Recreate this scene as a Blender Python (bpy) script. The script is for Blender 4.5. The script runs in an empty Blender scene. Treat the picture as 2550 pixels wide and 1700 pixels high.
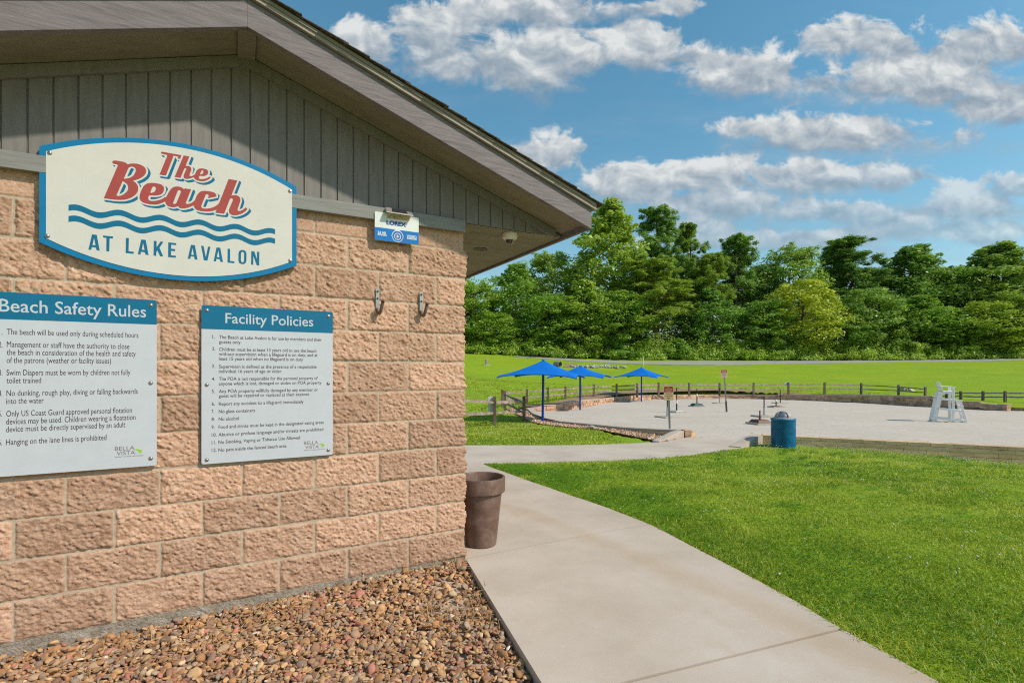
import bpy, bmesh, math, random
import numpy as np
from mathutils import Vector, Matrix
from mathutils.geometry import delaunay_2d_cdt

random.seed(7)
rng = np.random.default_rng(7)
scene = bpy.context.scene
COL = scene.collection
R = math.radians

# ------------------------------------------------------------------ camera
CAM_H = 1.36214
cam_d = bpy.data.cameras.new('camera')
cam = bpy.data.objects.new('camera', cam_d)
COL.objects.link(cam)
cam.location = (0, 0, CAM_H)
cam.rotation_euler = (R(90), 0, 0)
cam_d.sensor_width = 36.0
cam_d.lens = 36.0 * 1266.126 / 2550.0
cam_d.shift_y = (922.36 - 850.0) / 2550.0
cam_d.clip_start = 0.05
cam_d.clip_end = 5000.0
scene.camera = cam

# ------------------------------------------------------------------ light
SUN_DIR = Vector((0.428, -0.194, 0.44)).normalized()      # towards the sun
SUN_EL = math.asin(SUN_DIR.z)
SUN_ROT = math.atan2(SUN_DIR.x, SUN_DIR.y)
sun_d = bpy.data.lights.new('sun', 'SUN')
sun_d.energy = 2.2
sun_d.angle = R(2.0)
sun_d.color = (1.0, 0.91, 0.77)
sun = bpy.data.objects.new('sun', sun_d)
COL.objects.link(sun)
sun.rotation_euler = (-SUN_DIR).to_track_quat('-Z', 'Y').to_euler()
sun.location = (0, 0, 30)

scene.view_settings.view_transform = 'Standard'
scene.view_settings.look = 'None'
scene.view_settings.gamma = 1.0
scene.view_settings.exposure = 0.97
scene.cycles.use_denoising = False
scene.cycles.filter_width = 1.15

# ------------------------------------------------------------------ world: sky with cumulus clouds
world = bpy.data.worlds.new('World')
scene.world = world
world.use_nodes = True
wn = world.node_tree
wn.nodes.clear()

class NT:
    """small helper that wires nodes"""
    def __init__(self, tree): self.t = tree
    def n(self, typ, **kw):
        nd = self.t.nodes.new(typ)
        for k, v in kw.items():
            if k == 'ins':
                for key, val in v.items():
                    s = nd.inputs[key]
                    if isinstance(val, bpy.types.NodeSocket): self.t.links.new(val, s)
                    else: s.default_value = val
            else: setattr(nd, k, v)
        return nd
    def math(self, op, a, b=None, c=None, clamp=False):
        nd = self.t.nodes.new('ShaderNodeMath'); nd.operation = op; nd.use_clamp = clamp
        for i, v in enumerate((a, b, c)):
            if v is None: continue
            if isinstance(v, bpy.types.NodeSocket): self.t.links.new(v, nd.inputs[i])
            else: nd.inputs[i].default_value = v
        return nd.outputs[0]
    def vmath(self, op, a, b=None):
        nd = self.t.nodes.new('ShaderNodeVectorMath'); nd.operation = op
        for i, v in enumerate((a, b)):
            if v is None: continue
            if isinstance(v, bpy.types.NodeSocket): self.t.links.new(v, nd.inputs[i])
            else: nd.inputs[i].default_value = v
        return nd.outputs['Value'] if op in ('LENGTH', 'DOT_PRODUCT', 'DISTANCE') else nd.outputs['Vector']
    def mixf(self, f, a, b):
        nd = self.t.nodes.new('ShaderNodeMix'); nd.data_type = 'FLOAT'
        for i, v in ((0, f), (2, a), (3, b)):
            if isinstance(v, bpy.types.NodeSocket): self.t.links.new(v, nd.inputs[i])
            else: nd.inputs[i].default_value = v
        return nd.outputs[0]
    def mixc(self, f, a, b, blend='MIX'):
        nd = self.t.nodes.new('ShaderNodeMix'); nd.data_type = 'RGBA'; nd.blend_type = blend
        for i, v in ((0, f), (6, a), (7, b)):
            if isinstance(v, bpy.types.NodeSocket): self.t.links.new(v, nd.inputs[i])
            else: nd.inputs[i].default_value = v if not (i and len(v) == 3) else (*v, 1)
        return nd.outputs[2]
    def sstep(self, x, lo, hi):
        nd = self.t.nodes.new('ShaderNodeMapRange'); nd.interpolation_type = 'SMOOTHSTEP'
        self.t.links.new(x, nd.inputs[0]); nd.inputs[1].default_value = lo; nd.inputs[2].default_value = hi
        return nd.outputs[0]
    def noise(self, vec, scale, detail=4, rough=0.55, dist=0.0, dims='3D'):
        nd = self.t.nodes.new('ShaderNodeTexNoise'); nd.noise_dimensions = dims
        if vec is not None: self.t.links.new(vec, nd.inputs['Vector'])
        nd.inputs['Scale'].default_value = scale; nd.inputs['Detail'].default_value = detail
        nd.inputs['Roughness'].default_value = rough; nd.inputs['Distortion'].default_value = dist
        return nd.outputs['Fac']
    def ramp(self, fac, stops, interp='LINEAR'):
        nd = self.t.nodes.new('ShaderNodeValToRGB'); nd.color_ramp.interpolation = interp
        e = nd.color_ramp.elements
        while len(e) < len(stops): e.new(0.5)
        for i, (p, c) in enumerate(stops):
            e[i].position = p; e[i].color = (*c, 1) if len(c) == 3 else c
        if fac is not None: self.t.links.new(fac, nd.inputs[0])
        return nd.outputs[0]
    def link(self, a, b): self.t.links.new(a, b)

W = NT(wn)
SKY_STRENGTH = 0.15
sky = W.n('ShaderNodeTexSky', sky_type='NISHITA', sun_disc=False)
sky.sun_elevation = SUN_EL
sky.sun_rotation = SUN_ROT
sky.air_density = 1.25
sky.dust_density = 0.6
sky.ozone_density = 3.0
tc = W.n('ShaderNodeTexCoord')
sep = W.n('ShaderNodeSeparateXYZ', ins={0: tc.outputs['Generated']})
# the sky as seen over a flat cloud layer: sideways and upward slope of each direction, mirrored behind
yy = W.math('MAXIMUM', W.math('ABSOLUTE', sep.outputs[1]), 0.15)
el = W.math('ARCSINE', sep.outputs[2])
ang = W.n('ShaderNodeCombineXYZ', ins={0: W.math('DIVIDE', sep.outputs[0], yy), 1: W.math('DIVIDE', sep.outputs[2], yy), 2: 0.0}).outputs[0]
# each cloud: sideways and upward slope of its middle, half width and half height
CLOUDS = [(0.012, 0.6, 0.272, 0.073), (-0.142, 0.66, 0.109, 0.071), (0.26, 0.624, 0.104, 0.058), (0.063, 0.704, 0.209, 0.04), (-0.288, 0.634, 0.077, 0.049), (0.068, 0.412, 0.077, 0.047), (0.218, 0.352, 0.1, 0.052), (0.44, 0.576, 0.123, 0.062), (0.791, 0.561, 0.263, 0.066), (0.928, 0.634, 0.136, 0.058), (0.693, 0.643, 0.113, 0.045), (0.954, 0.513, 0.136, 0.041), (0.646, 0.456, 0.254, 0.047), (0.483, 0.472, 0.1, 0.03), (0.577, 0.373, 0.191, 0.047), (0.744, 0.367, 0.05, 0.032), (0.389, 0.373, 0.109, 0.04), (0.414, 0.322, 0.154, 0.041), (0.62, 0.307, 0.236, 0.034), (0.911, 0.321, 0.127, 0.041), (0.984, 0.359, 0.059, 0.038), (0.384, 0.27, 0.073, 0.038), (0.748, 0.287, 0.118, 0.043), (0.62, 0.257, 0.145, 0.026), (0.928, 0.266, 0.118, 0.032), (0.299, 0.71, 0.059, 0.024), (-0.408, 0.446, 0.182, 0.057), (-0.75, 0.6, 0.227, 0.075), (0.449, 0.249, 0.236, 0.024), (1.305, 0.472, 0.2, 0.066), (1.262, 0.283, 0.218, 0.047), (-1.264, 0.557, 0.236, 0.075)]
sq = W.vmath('MULTIPLY', ang, (1.0, 1.35, 1.0))
n1 = W.noise(sq, 8.5, 9, 0.58, 0.35, '2D')
n3 = W.noise(sq, 24.0, 6, 0.6, 0.3, '2D')
n2b = W.noise(sq, 15.0, 4, 0.52, 0.3, '2D')
n2 = W.noise(W.vmath('ADD', sq, (0.010, 0.020, 0.0)), 15.0, 4, 0.52, 0.3, '2D')
D = None; WS = None; HS = None
for (a0, e0, ra, re) in CLOUDS:
    ra *= 1.09; re *= 1.18
    v = W.vmath('MULTIPLY', W.vmath('SUBTRACT', ang, (a0, e0, 0)), (1 / ra, 1 / re, 0))
    sv = W.n('ShaderNodeSeparateXYZ', ins={0: v}); hgt = sv.outputs[1]
    vy = W.math('MAXIMUM', hgt, W.math('MULTIPLY', hgt, -1.35))            # flatter bases
    d = W.math('SUBTRACT', 1.0, W.math('SQRT', W.math('MULTIPLY_ADD', sv.outputs[0], sv.outputs[0], W.math('MULTIPLY', vy, vy))))
    wgt = W.math('POWER', W.math('MAXIMUM', W.math('ADD', d, 0.7), 0.0), 4.0)
    wh = W.math('MULTIPLY', wgt, hgt)
    if D is None: D, WS, HS = d, wgt, wh
    else:
        D = W.math('SMOOTH_MAX', D, d, 0.22)
        WS = W.math('ADD', WS, wgt); HS = W.math('ADD', HS, wh)
HT = W.math('DIVIDE', HS, W.math('ADD', WS, 0.0005))
puff = W.math('SUBTRACT', 0.42, W.math('ABSOLUTE', W.math('MULTIPLY', W.math('SUBTRACT', n3, 0.5), 3.2)))      # rounded lobes
# crisp bulging tops, soft ragged bases
soft = W.sstep(HT, 0.35, -0.55)
edge = W.math('ADD', W.math('ADD', D, W.math('MULTIPLY', W.math('SUBTRACT', n1, 0.5), 1.9)), W.math('MULTIPLY', puff, 0.20))
dens = W.math('DIVIDE', W.math('SUBTRACT', edge, 0.02), W.math('MULTIPLY_ADD', soft, 0.46, 0.34), clamp=True)
dens = W.sstep(dens, 0.0, 1.0)
bill = W.math('MULTIPLY', W.math('SUBTRACT', n2b, n2), 1.5)
lit = W.math('ADD', W.math('MULTIPLY_ADD', HT, 0.52, 0.50), W.math('ADD', bill, W.math('MULTIPLY', puff, 0.10)))
lit = W.math('ADD', lit, W.math('MULTIPLY', W.math('SUBTRACT', n1, 0.5), 0.40))
ccol = W.ramp(lit, [(0.05, (0.130, 0.170, 0.21)), (0.35, (0.175, 0.21, 0.245)), (0.62, (0.245, 0.272, 0.295)), (0.85, (0.325, 0.342, 0.348)), (1.0, (0.39, 0.40, 0.396))])
# thin veil near the horizon
veil = W.math('MULTIPLY', W.sstep(W.noise(W.vmath('MULTIPLY', ang, (1.0, 3.5, 1.0)), 5.0, 6, 0.6), 0.42, 0.75), W.sstep(el, R(34), R(8)))
skyc = W.n('ShaderNodeVectorMath', operation='SCALE', ins={0: sky.outputs[0], 3: SKY_STRENGTH}).outputs[0]
hs = W.n('ShaderNodeHueSaturation', ins={'Saturation': 1.18, 'Hue': 0.476, 'Value': 0.47, 'Color': skyc}).outputs[0]
c1 = W.mixc(W.math('MULTIPLY', veil, 0.8), hs, (0.17, 0.235, 0.29))
cfin = W.mixc(W.math('MULTIPLY', dens, W.math('MULTIPLY_ADD', W.sstep(el, R(11), R(22)), 0.42, 0.55)), c1, ccol)
bg = W.n('ShaderNodeBackground', ins={0: cfin, 1: 1.0})
out = W.n('ShaderNodeOutputWorld', ins={0: bg.outputs[0]})
world.cycles.sampling_method = 'MANUAL'
world.cycles.sample_map_resolution = 512

# ------------------------------------------------------------------ object helpers
def tag(o, label=None, cat=None, group=None, kind=None):
    if label: o['label'] = label
    if cat: o['category'] = cat
    if group: o['group'] = group
    if kind: o['kind'] = kind
    return o

def empty(name, loc=(0, 0, 0), rz=0.0, label=None, cat=None, group=None):
    o = bpy.data.objects.new(name, None)
    COL.objects.link(o)
    o.location = loc
    o.rotation_euler = (0, 0, rz)
    o.empty_display_size = 0.2
    return tag(o, label, cat, group)

def copy_tree(o, parent=None):
    c = o.copy()
    COL.objects.link(c)
    if parent: c.parent = parent
    for ch in list(o.children): copy_tree(ch, c)
    return c

def link_mesh(name, me, mats, parent=None, smooth=False):
    o = bpy.data.objects.new(name, me)
    COL.objects.link(o)
    for m in (mats if isinstance(mats, (list, tuple)) else [mats]): me.materials.append(m)
    if smooth: me.polygons.foreach_set('use_smooth', np.ones(len(me.polygons), bool))
    if parent: o.parent = parent
    return o

def np_mesh(name, verts, faces, mats, parent=None, smooth=False, matidx=None, attrs=None):
    """faces: (n,k) int array or list of such arrays"""
    fl = faces if isinstance(faces, list) else [faces]
    fl = [np.asarray(f, np.int32) for f in fl if len(f)]
    me = bpy.data.meshes.new(name)
    verts = np.asarray(verts, np.float32)
    me.vertices.add(len(verts)); me.vertices.foreach_set('co', verts.ravel())
    nl = sum(f.size for f in fl); nf = sum(len(f) for f in fl)
    me.loops.add(nl); me.polygons.add(nf)
    me.loops.foreach_set('vertex_index', np.concatenate([f.ravel() for f in fl]))
    tot = np.concatenate([np.full(len(f), f.shape[1], np.int32) for f in fl])
    me.polygons.foreach_set('loop_start', np.concatenate([[0], np.cumsum(tot)[:-1]]).astype(np.int32))
    me.polygons.foreach_set('loop_total', tot)
    if matidx is not None: me.polygons.foreach_set('material_index', np.asarray(matidx, np.int32))
    me.update(calc_edges=True)
    for k, (dom, arr) in (attrs or {}).items():
        at = me.attributes.new(k, 'FLOAT', dom)
        at.data.foreach_set('value', np.asarray(arr, np.float32))
    return link_mesh(name, me, mats, parent, smooth)

class MB:
    """collects boxes, tubes and lathes and links them as ONE mesh object"""
    def __init__(self): self.v = []; self.f = []
    def add(self, v, f):
        o = len(self.v); self.v += [tuple(p) for p in v]; self.f += [[i + o for i in q] for q in f]; return self
    def hexa(self, p):   # 8 corner points: bottom 4, top 4 (counter clockwise)
        return self.add(p, [[3, 2, 1, 0], [4, 5, 6, 7], [0, 1, 5, 4], [1, 2, 6, 5], [2, 3, 7, 6], [3, 0, 4, 7]])
    def box(self, x0, x1, y0, y1, z0, z1):
        return self.hexa([(x0, y0, z0), (x1, y0, z0), (x1, y1, z0), (x0, y1, z0), (x0, y0, z1), (x1, y0, z1), (x1, y1, z1), (x0, y1, z1)])
    def bar(self, a, b, w, t, upv=(0, 0, 1), ends=0.0):
        a = Vector(a); b = Vector(b); d = (b - a).normalized(); a = a - d * ends; b = b + d * ends
        s = d.cross(Vector(upv))
        if s.length < 1e-5: s = d.cross(Vector((0, 1, 0)))
        s.normalize(); u = s.cross(d).normalized()
        s = s * (w / 2); u = u * (t / 2)
        return self.hexa([a - s - u, b - s - u, b + s - u, a + s - u, a - s + u, b - s + u, b + s + u, a + s + u])
    def tube(self, pts, r, n=8, cap=True):
        pts = [Vector(p) for p in pts]; rs = r if isinstance(r, (list, tuple)) else [r] * len(pts)
        v = []; f = []
        prev = None
        for i, p in enumerate(pts):
            d = (pts[min(i + 1, len(pts) - 1)] - pts[max(i - 1, 0)]).normalized()
            if prev is None:
                s = d.cross(Vector((0, 0, 1)))
                if s.length < 1e-3: s = d.cross(Vector((0, 1, 0)))
            else: s = prev - d * prev.dot(d)
            s.normalize(); prev = s; u = d.cross(s)
            for k in range(n):
                a = 2 * math.pi * k / n
                v.append(p + (s * math.cos(a) + u * math.sin(a)) * rs[i])
        for i in range(len(pts) - 1):
            for k in range(n):
                f.append([i * n + k, i * n + (k + 1) % n, (i + 1) * n + (k + 1) % n, (i + 1) * n + k])
        if cap:
            f.append(list(range(n))[::-1]); f.append([(len(pts) - 1) * n + k for k in range(n)])
        return self.add(v, f)
    def lathe(self, prof, n=32, c=(0, 0, 0)):
        v = []; f = []
        for r, z in prof:
            for k in range(n):
                a = 2 * math.pi * k / n
                v.append((c[0] + r * math.cos(a), c[1] + r * math.sin(a), c[2] + z))
        for i in range(len(prof) - 1):
            for k in range(n):
                f.append([i * n + k, i * n + (k + 1) % n, (i + 1) * n + (k + 1) % n, (i + 1) * n + k])
        if prof[0][0] > 1e-6: f.append(list(range(n))[::-1])
        if prof[-1][0] > 1e-6: f.append([(len(prof) - 1) * n + k for k in range(n)])
        return self.add(v, f)
    def prism(self, poly, axis, a, b):
        """polygon (2d points) pushed along axis 'x','y' or 'z' from a to b"""
        def P(p, t):
            return {'x': (t, p[0], p[1]), 'y': (p[0], t, p[1]), 'z': (p[0], p[1], t)}[axis]
        n = len(poly)
        v = [P(p, a) for p in poly] + [P(p, b) for p in poly]
        return self.add(v, [list(range(n))[::-1], list(range(n, 2 * n))] + [[i, (i + 1) % n, n + (i + 1) % n, n + i] for i in range(n)])
    def build(self, name, m, parent=None, smooth=False, bevel=0.0):
        me = bpy.data.meshes.new(name)
        me.from_pydata(self.v, [], self.f)
        bm = bmesh.new(); bm.from_mesh(me)
        bmesh.ops.remove_doubles(bm, verts=bm.verts, dist=1e-6)
        bmesh.ops.recalc_face_normals(bm, faces=bm.faces)
        if bevel: bmesh.ops.bevel(bm, geom=bm.edges[:], offset=bevel, segments=1, affect='EDGES', clamp_overlap=True)
        bm.to_mesh(me); bm.free()
        o = link_mesh(name, me, m, parent)
        if smooth:
            for p in me.polygons: p.use_smooth = True
            try: me.set_sharp_from_angle(angle=R(38))
            except Exception: pass
        return o

# ------------------------------------------------------------------ materials
def new_mat(name):
    m = bpy.data.materials.new(name); m.use_nodes = True
    m.node_tree.nodes.clear()
    return m, NT(m.node_tree)

def finish(T, color, rough=0.6, bump=None, bstr=0.3, bdist=0.01, metal=0.0, spec=0.3, trans=None):
    b = T.n('ShaderNodeBsdfPrincipled')
    for key, val in (('Base Color', color), ('Roughness', rough), ('Metallic', metal), ('Specular IOR Level', spec)):
        if isinstance(val, bpy.types.NodeSocket): T.link(val, b.inputs[key])
        else: b.inputs[key].default_value = (*val, 1) if key == 'Base Color' else val
    if bump is not None:
        bn = T.n('ShaderNodeBump', ins={'Strength': bstr, 'Distance': bdist, 'Height': bump})
        T.link(bn.outputs[0], b.inputs['Normal'])
    T.n('ShaderNodeOutputMaterial', ins={0: b.outputs[0]})
    return b

def M_noise(name, stops, scale=8, detail=5, rough=0.6, stretch=(1, 1, 1), bscale=None, bstr=0.25, bdist=0.01, metal=0, spec=0.3, dist=0.0, island=0.0, nrough=0.6):
    """a colour ramp over noise in object space, with bump; island>0 varies the brightness of loose pieces"""
    m, T = new_mat(name)
    co = T.n('ShaderNodeTexCoord').outputs['Object']
    v = T.vmath('MULTIPLY', co, stretch)
    f = T.noise(v, scale, detail, nrough, dist)
    c = T.ramp(f, stops)
    if island:
        g = T.n('ShaderNodeNewGeometry').outputs['Random Per Island']
        k = T.math('ADD', T.math('MULTIPLY', g, island), 1 - island / 2)
        c = T.n('ShaderNodeVectorMath', operation='SCALE', ins={0: c, 3: k}).outputs[0]
    b = T.noise(v, bscale or scale * 3, 6, 0.65)
    finish(T, c, rough, b, bstr, bdist, metal, spec)
    return m

def M_plain(name, col, rough=0.5, metal=0.0, spec=0.4, var=0.06, scale=12):
    lo = tuple(max(0, c * (1 - var)) for c in col); hi = tuple(c * (1 + var) for c in col)
    return M_noise(name, [(0.3, lo), (0.7, hi)], scale, 4, rough, metal=metal, spec=spec, bstr=0.03, bdist=0.002)

# ------------------------------------------------------------------ the building frame: u runs left along the gable wall from its right corner, w out of the wall, z up
BA = 0.4966
BC = Vector((-0.36397, 3.71997, 0.0))
EU = Vector((-math.cos(BA), -math.sin(BA), 0)); EN = Vector((math.sin(BA), -math.cos(BA), 0))
def Bp(u, w, z): return BC + EU * u + EN * w + Vector((0, 0, z))
def on_wall(name, u, w, z, label, cat, group=None):
    return empty(name, Bp(u, w, z), BA, label, cat, group)
# meshes on the building use x = -u, y = -w, z

# value noise in numpy
def vnoise(x, y, seed=0):
    def h(i, j):
        n = (i.astype(np.int64) * 374761393 + j.astype(np.int64) * 668265263 + seed * 1442695041) & 0xffffffff
        n = ((n ^ (n >> 13)) * 1274126177) & 0xffffffff
        return ((n ^ (n >> 16)) & 0xffff) / 65535.0
    xi = np.floor(x); yi = np.floor(y); fx = x - xi; fy = y - yi
    fx = fx * fx * fx * (fx * (fx * 6 - 15) + 10); fy = fy * fy * fy * (fy * (fy * 6 - 15) + 10)
    a = h(xi, yi); b = h(xi + 1, yi); c = h(xi, yi + 1); d = h(xi + 1, yi + 1)
    return (a * (1 - fx) + b * fx) * (1 - fy) + (c * (1 - fx) + d * fx) * fy
def fbm(x, y, seed=0, octv=5, gain=0.55):
    s = 0; a = 1; t = 0
    for i in range(octv):
        s = s + a * vnoise(x * 2 ** i + 17.3 * i, y * 2 ** i + 5.1 * i, seed + i * 7); t += a; a *= gain
    return s / t

# split-face block material: chip and block colour, with crevice shade painted into the hollows
def m_block():
    m, T = new_mat('split_face_block')
    co = T.n('ShaderNodeTexCoord').outputs['Object']
    tone = T.n('ShaderNodeAttribute', attribute_name='tone').outputs['Fac']
    pit_shade = T.n('ShaderNodeAttribute', attribute_name='pit_shade').outputs['Fac']
    f = T.noise(co, 55, 6, 0.7)
    c = T.ramp(f, [(0.28, (0.29, 0.145, 0.08)), (0.43, (0.47, 0.285, 0.19)), (0.6, (0.56, 0.37, 0.265)), (0.78, (0.67, 0.525, 0.425))])
    big = T.noise(co, 5, 4, 0.6)
    c = T.mixc(T.math('MULTIPLY', T.sstep(big, 0.5, 0.72), 0.35), c, (0.62, 0.44, 0.32))
    c = T.mixc(T.math('MULTIPLY', pit_shade, 0.6), c, (0.19, 0.08, 0.035))
    g = T.math('ADD', 0.80, T.math('MULTIPLY', tone, 0.34))
    c = T.n('ShaderNodeVectorMath', operation='SCALE', ins={0: c, 3: g}).outputs[0]
    sp = T.n('ShaderNodeTexVoronoi', ins={'Scale': 210.0, 'Vector': co}).outputs['Distance']
    w = T.math('MULTIPLY', T.math('LESS_THAN', sp, 0.16), T.math('GREATER_THAN', f, 0.56))
    c = T.mixc(T.math('MULTIPLY', w, 0.5), c, (0.78, 0.70, 0.62))
    finish(T, c, 0.92, T.math('ADD', f, T.math('MULTIPLY', T.noise(co, 160, 4, 0.7), 0.5)), 0.8, 0.006, spec=0.12)
    return m
MAT_BLOCK = m_block()
MAT_MORTAR = M_noise('mortar', [(0.3, (0.36, 0.285, 0.205)), (0.7, (0.50, 0.415, 0.315))], 30, 5, 0.95, bscale=150, bstr=0.4, bdist=0.003, spec=0.1)
MAT_FOOT = M_noise('footing_concrete', [(0.3, (0.20, 0.165, 0.125)), (0.55, (0.36, 0.31, 0.25)), (0.75, (0.52, 0.48, 0.42))], 18, 8, 0.95, bscale=45, bstr=0.9, bdist=0.02, spec=0.1, nrough=0.75)
MAT_SIDING = M_noise('grey_painted_siding', [(0.3, (0.165, 0.152, 0.145)), (0.7, (0.215, 0.198, 0.188))], 6, 6, 0.62, (6, 6, 0.8), bscale=14, bstr=0.16, bdist=0.004)
MAT_TRIM = M_noise('grey_painted_board', [(0.3, (0.185, 0.185, 0.175)), (0.7, (0.255, 0.255, 0.245))], 5, 7, 0.6, (1.0, 6, 10), bscale=9, bstr=0.35, bdist=0.006)
MAT_FASCIA = M_noise('weathered_fascia_paint', [(0.25, (0.10, 0.082, 0.084)), (0.42, (0.165, 0.142, 0.150)), (0.75, (0.235, 0.204, 0.214))], 4, 8, 0.7, (1.2, 6, 11), bscale=8, bstr=0.55, bdist=0.008, dist=0.6)
MAT_SOFFIT = M_noise('soffit_paint', [(0.3, (0.185, 0.160, 0.118)), (0.7, (0.255, 0.225, 0.17))], 2.2, 5, 0.7, (1.4, 5, 1), bscale=9, bstr=0.12, bdist=0.004)
MAT_DRIP = M_plain('drip_board_paint', (0.27, 0.235, 0.20), 0.6)
MAT_SHINGLE = M_noise('asphalt_shingle', [(0.3, (0.035, 0.03, 0.025)), (0.7, (0.13, 0.11, 0.09))], 60, 4, 0.95, island=0.5, bstr=0.5)

WALL_L = 2.8448; WALL_H = 2.4384; DEPTH = 7.0
BLK, CRS = 0.4064, 0.2032

bld = empty('pavilion_building', Bp(0, 0, 0), BA, 'tan split-face block building with grey gable siding and deep eaves, at left', 'building')

def build_wall():
    st = 0.005
    z = np.arange(0, WALL_H + 1e-6, st)
    # s > 0 along the gable wall (u), s < 0 round the corner along the side wall
    s = np.concatenate([np.arange(-0.64, -1e-9, 0.01), np.arange(0, WALL_L + 1e-6, st)])
    S, Z = np.meshgrid(s, z)
    row = np.minimum((Z / CRS).astype(int), 11)
    odd = row % 2
    front = S >= 0
    sa = np.abs(S)
    # joint positions: full blocks on even rows, half block at the corner on odd rows (alternating on the side wall)
    off = np.where(front, np.where(odd == 1, CRS, 0.0), np.where(odd == 1, 0.0, CRS))
    q = (sa - off) / BLK
    col = np.floor(q)
    du = np.minimum(q - col, 1 - (q - col)) * BLK
    du = np.where((sa < 0.1), 1.0, du)                       # no joint at the corner itself
    zr = Z - row * CRS; dz = np.minimum(zr, CRS - zr)
    dz = np.where(Z > WALL_H - 0.02, 0.1, dz)
    jx = (fbm(S * 9, Z * 9, 5, 3) - 0.5) * 0.006
    joint = (np.minimum(du, dz) + jx * 0.7) < 0.0084
    smooth_row = row == 11
    ca, sb = math.cos(0.6), math.sin(0.6)
    X1 = S * ca + Z * sb; Y1 = -S * sb + Z * ca                # chips run diagonally
    f1 = fbm(X1 * 12, Y1 * 21, 1, 5, 0.66)
    f2 = fbm(X1 * 48, Y1 * 84, 9, 3, 0.65)
    f3 = fbm(S * 3.1 + row * 13.7 + col * 5.3, Z * 4 + row * 7.1, 23, 2)
    tz = f2 * 3.2; terr = (np.floor(tz) + np.clip((tz - np.floor(tz)) * 3.0, 0, 1)) / 3.2
    f2w = 0.35 * f2 + 0.65 * terr
    h = 0.0085 + (f1 - 0.5) * 0.014 + (f2w - 0.5) * 0.019 + (f3 - 0.5) * 0.010
    ed = np.clip((np.minimum(du, dz) - 0.004) / 0.02, 0, 1)
    h = np.where(smooth_row, 0.006 + (f2 - 0.5) * 0.002, 0.003 + (h - 0.003) * (0.25 + 0.75 * np.sqrt(ed)))
    h = np.where(joint, 0.0015 + (f2 - 0.5) * 0.003, np.maximum(h, 0.003))
    pit_shade = np.clip((0.38 - f1) * 5, 0, 1) * 0.7 + np.clip((0.38 - f2w) * 4.0, 0, 1) * 0.9  # low spots of the relief, darkened in the colour as crevice shade
    pit_shade = np.where(smooth_row, 0.0, np.clip(pit_shade, 0, 1))
    # corner: both faces bulge out together
    lean = np.where(smooth_row, 0.0, 0.012 + (fbm(Z * 7.3, Z * 0 + row * 3.3, 77, 4) - 0.5) * 0.045)
    cf = np.clip(1 - sa / 0.05, 0, 1)
    px = np.where(front, -S + lean * cf + h * (sa < 0.012), h * 1.0 + lean * cf)
    py = np.where(front, -h, sa - h * cf)
    nrow, ncol = S.shape
    v = np.stack([px, py, Z], -1).reshape(-1, 3)
    idx = np.arange(nrow * ncol).reshape(nrow, ncol)
    f = np.stack([idx[:-1, 1:], idx[:-1, :-1], idx[1:, :-1], idx[1:, 1:]], -1).reshape(-1, 4)
    jm = joint.reshape(nrow, ncol)
    mi = ((jm[:-1, 1:].astype(int) + jm[:-1, :-1] + jm[1:, :-1] + jm[1:, 1:]) >= 3).astype(int).ravel()
    tone = ((np.sin(row * 91.7 + col * 47.3 + front * 3.0) * 43758.5) % 1.0).ravel()
    # the rest of the shell: remaining side wall, back wall, left wall
    n0 = len(v)
    W0, H0 = -WALL_L, WALL_H
    ex = [(0.012, 0.64, 0), (0.012, DEPTH, 0), (0.012, DEPTH, H0), (0.012, 0.64, H0), (W0, DEPTH, 0), (W0, DEPTH, H0), (W0, 0, 0), (W0, 0, H0)]
    v = np.vstack([v, ex])
    q4 = np.array([[0, 1, 2, 3], [1, 4, 5, 2], [4, 6, 7, 5]]) + n0
    f = np.vstack([f, q4]); mi = np.concatenate([mi, [0, 0, 0]])
    tone = np.concatenate([tone, np.full(8, 0.5)]); pit_shade = np.concatenate([pit_shade.ravel(), np.zeros(8)])
    return np_mesh('wall', v, f, [MAT_BLOCK, MAT_MORTAR], bld, False, mi, {'tone': ('POINT', tone), 'pit_shade': ('POINT', pit_shade)})
build_wall()

fb = MB()
# footing strip with a ragged lower edge buried in the pebbles
fb.box(-WALL_L - 0.02, 0.012, -0.014, 0.25, -0.35, -0.002)
fb.box(-0.2, 0.014, 0.25, DEPTH + 0.02, -0.9, -0.002)
fb.build('footing', MAT_FOOT, bld)

SL = 0.3415                      # roof slope
UR, UE = 1.401, -0.89            # ridge and right eave tip (u)
UL = 2 * UR - UE
ZE = 2.44                        # level of the boxed eave soffit
def zf(u): return 3.201 - SL * abs(u - UR)           # underside of the rake fascia
RAKE_W = 0.375
# ---- siding on the gable: a sheet of boards with grooves, reaching past the wall over the boxed eave
sd = MB()
g0 = 0.0045
us = [-0.62 + 0.1 * k for k in range(0, 42)]
for a in us:
    b = a + 0.1
    lo = 2.40 if a > -0.06 else ZE
    ta, tb = zf(a) + 0.012, zf(b) + 0.012
    if max(ta, tb) < lo + 0.01: continue
    if a < 0.0 and a + 0.1 > 0.003: lo = ZE
    pts = [(-b + g0, lo), (-a - g0, lo), (-a - g0, max(ta, lo)), (-b + g0, max(tb, lo))]
    if a < UR < b: pts.insert(3, (-UR, zf(UR) + 0.012))
    sd.prism(pts, 'y', -0.021, 0.0)
sd.prism([(-UL + 0.04, ZE), (-UE - 0.04, ZE), (-UE - 0.04, zf(UE + .04) + .024), (-UR, zf(UR) + .02), (-UL + 0.04, zf(UL - .04) + .024)], 'y', -0.012, -0.001)
sd.build('siding', MAT_SIDING, bld)
# ---- trim board between blocks and siding
MB().box(-WALL_L - 0.01, 0.006, -0.05, -0.0215, 2.363, 2.449).build('trim_board', MAT_TRIM, bld, bevel=0.002)
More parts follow.
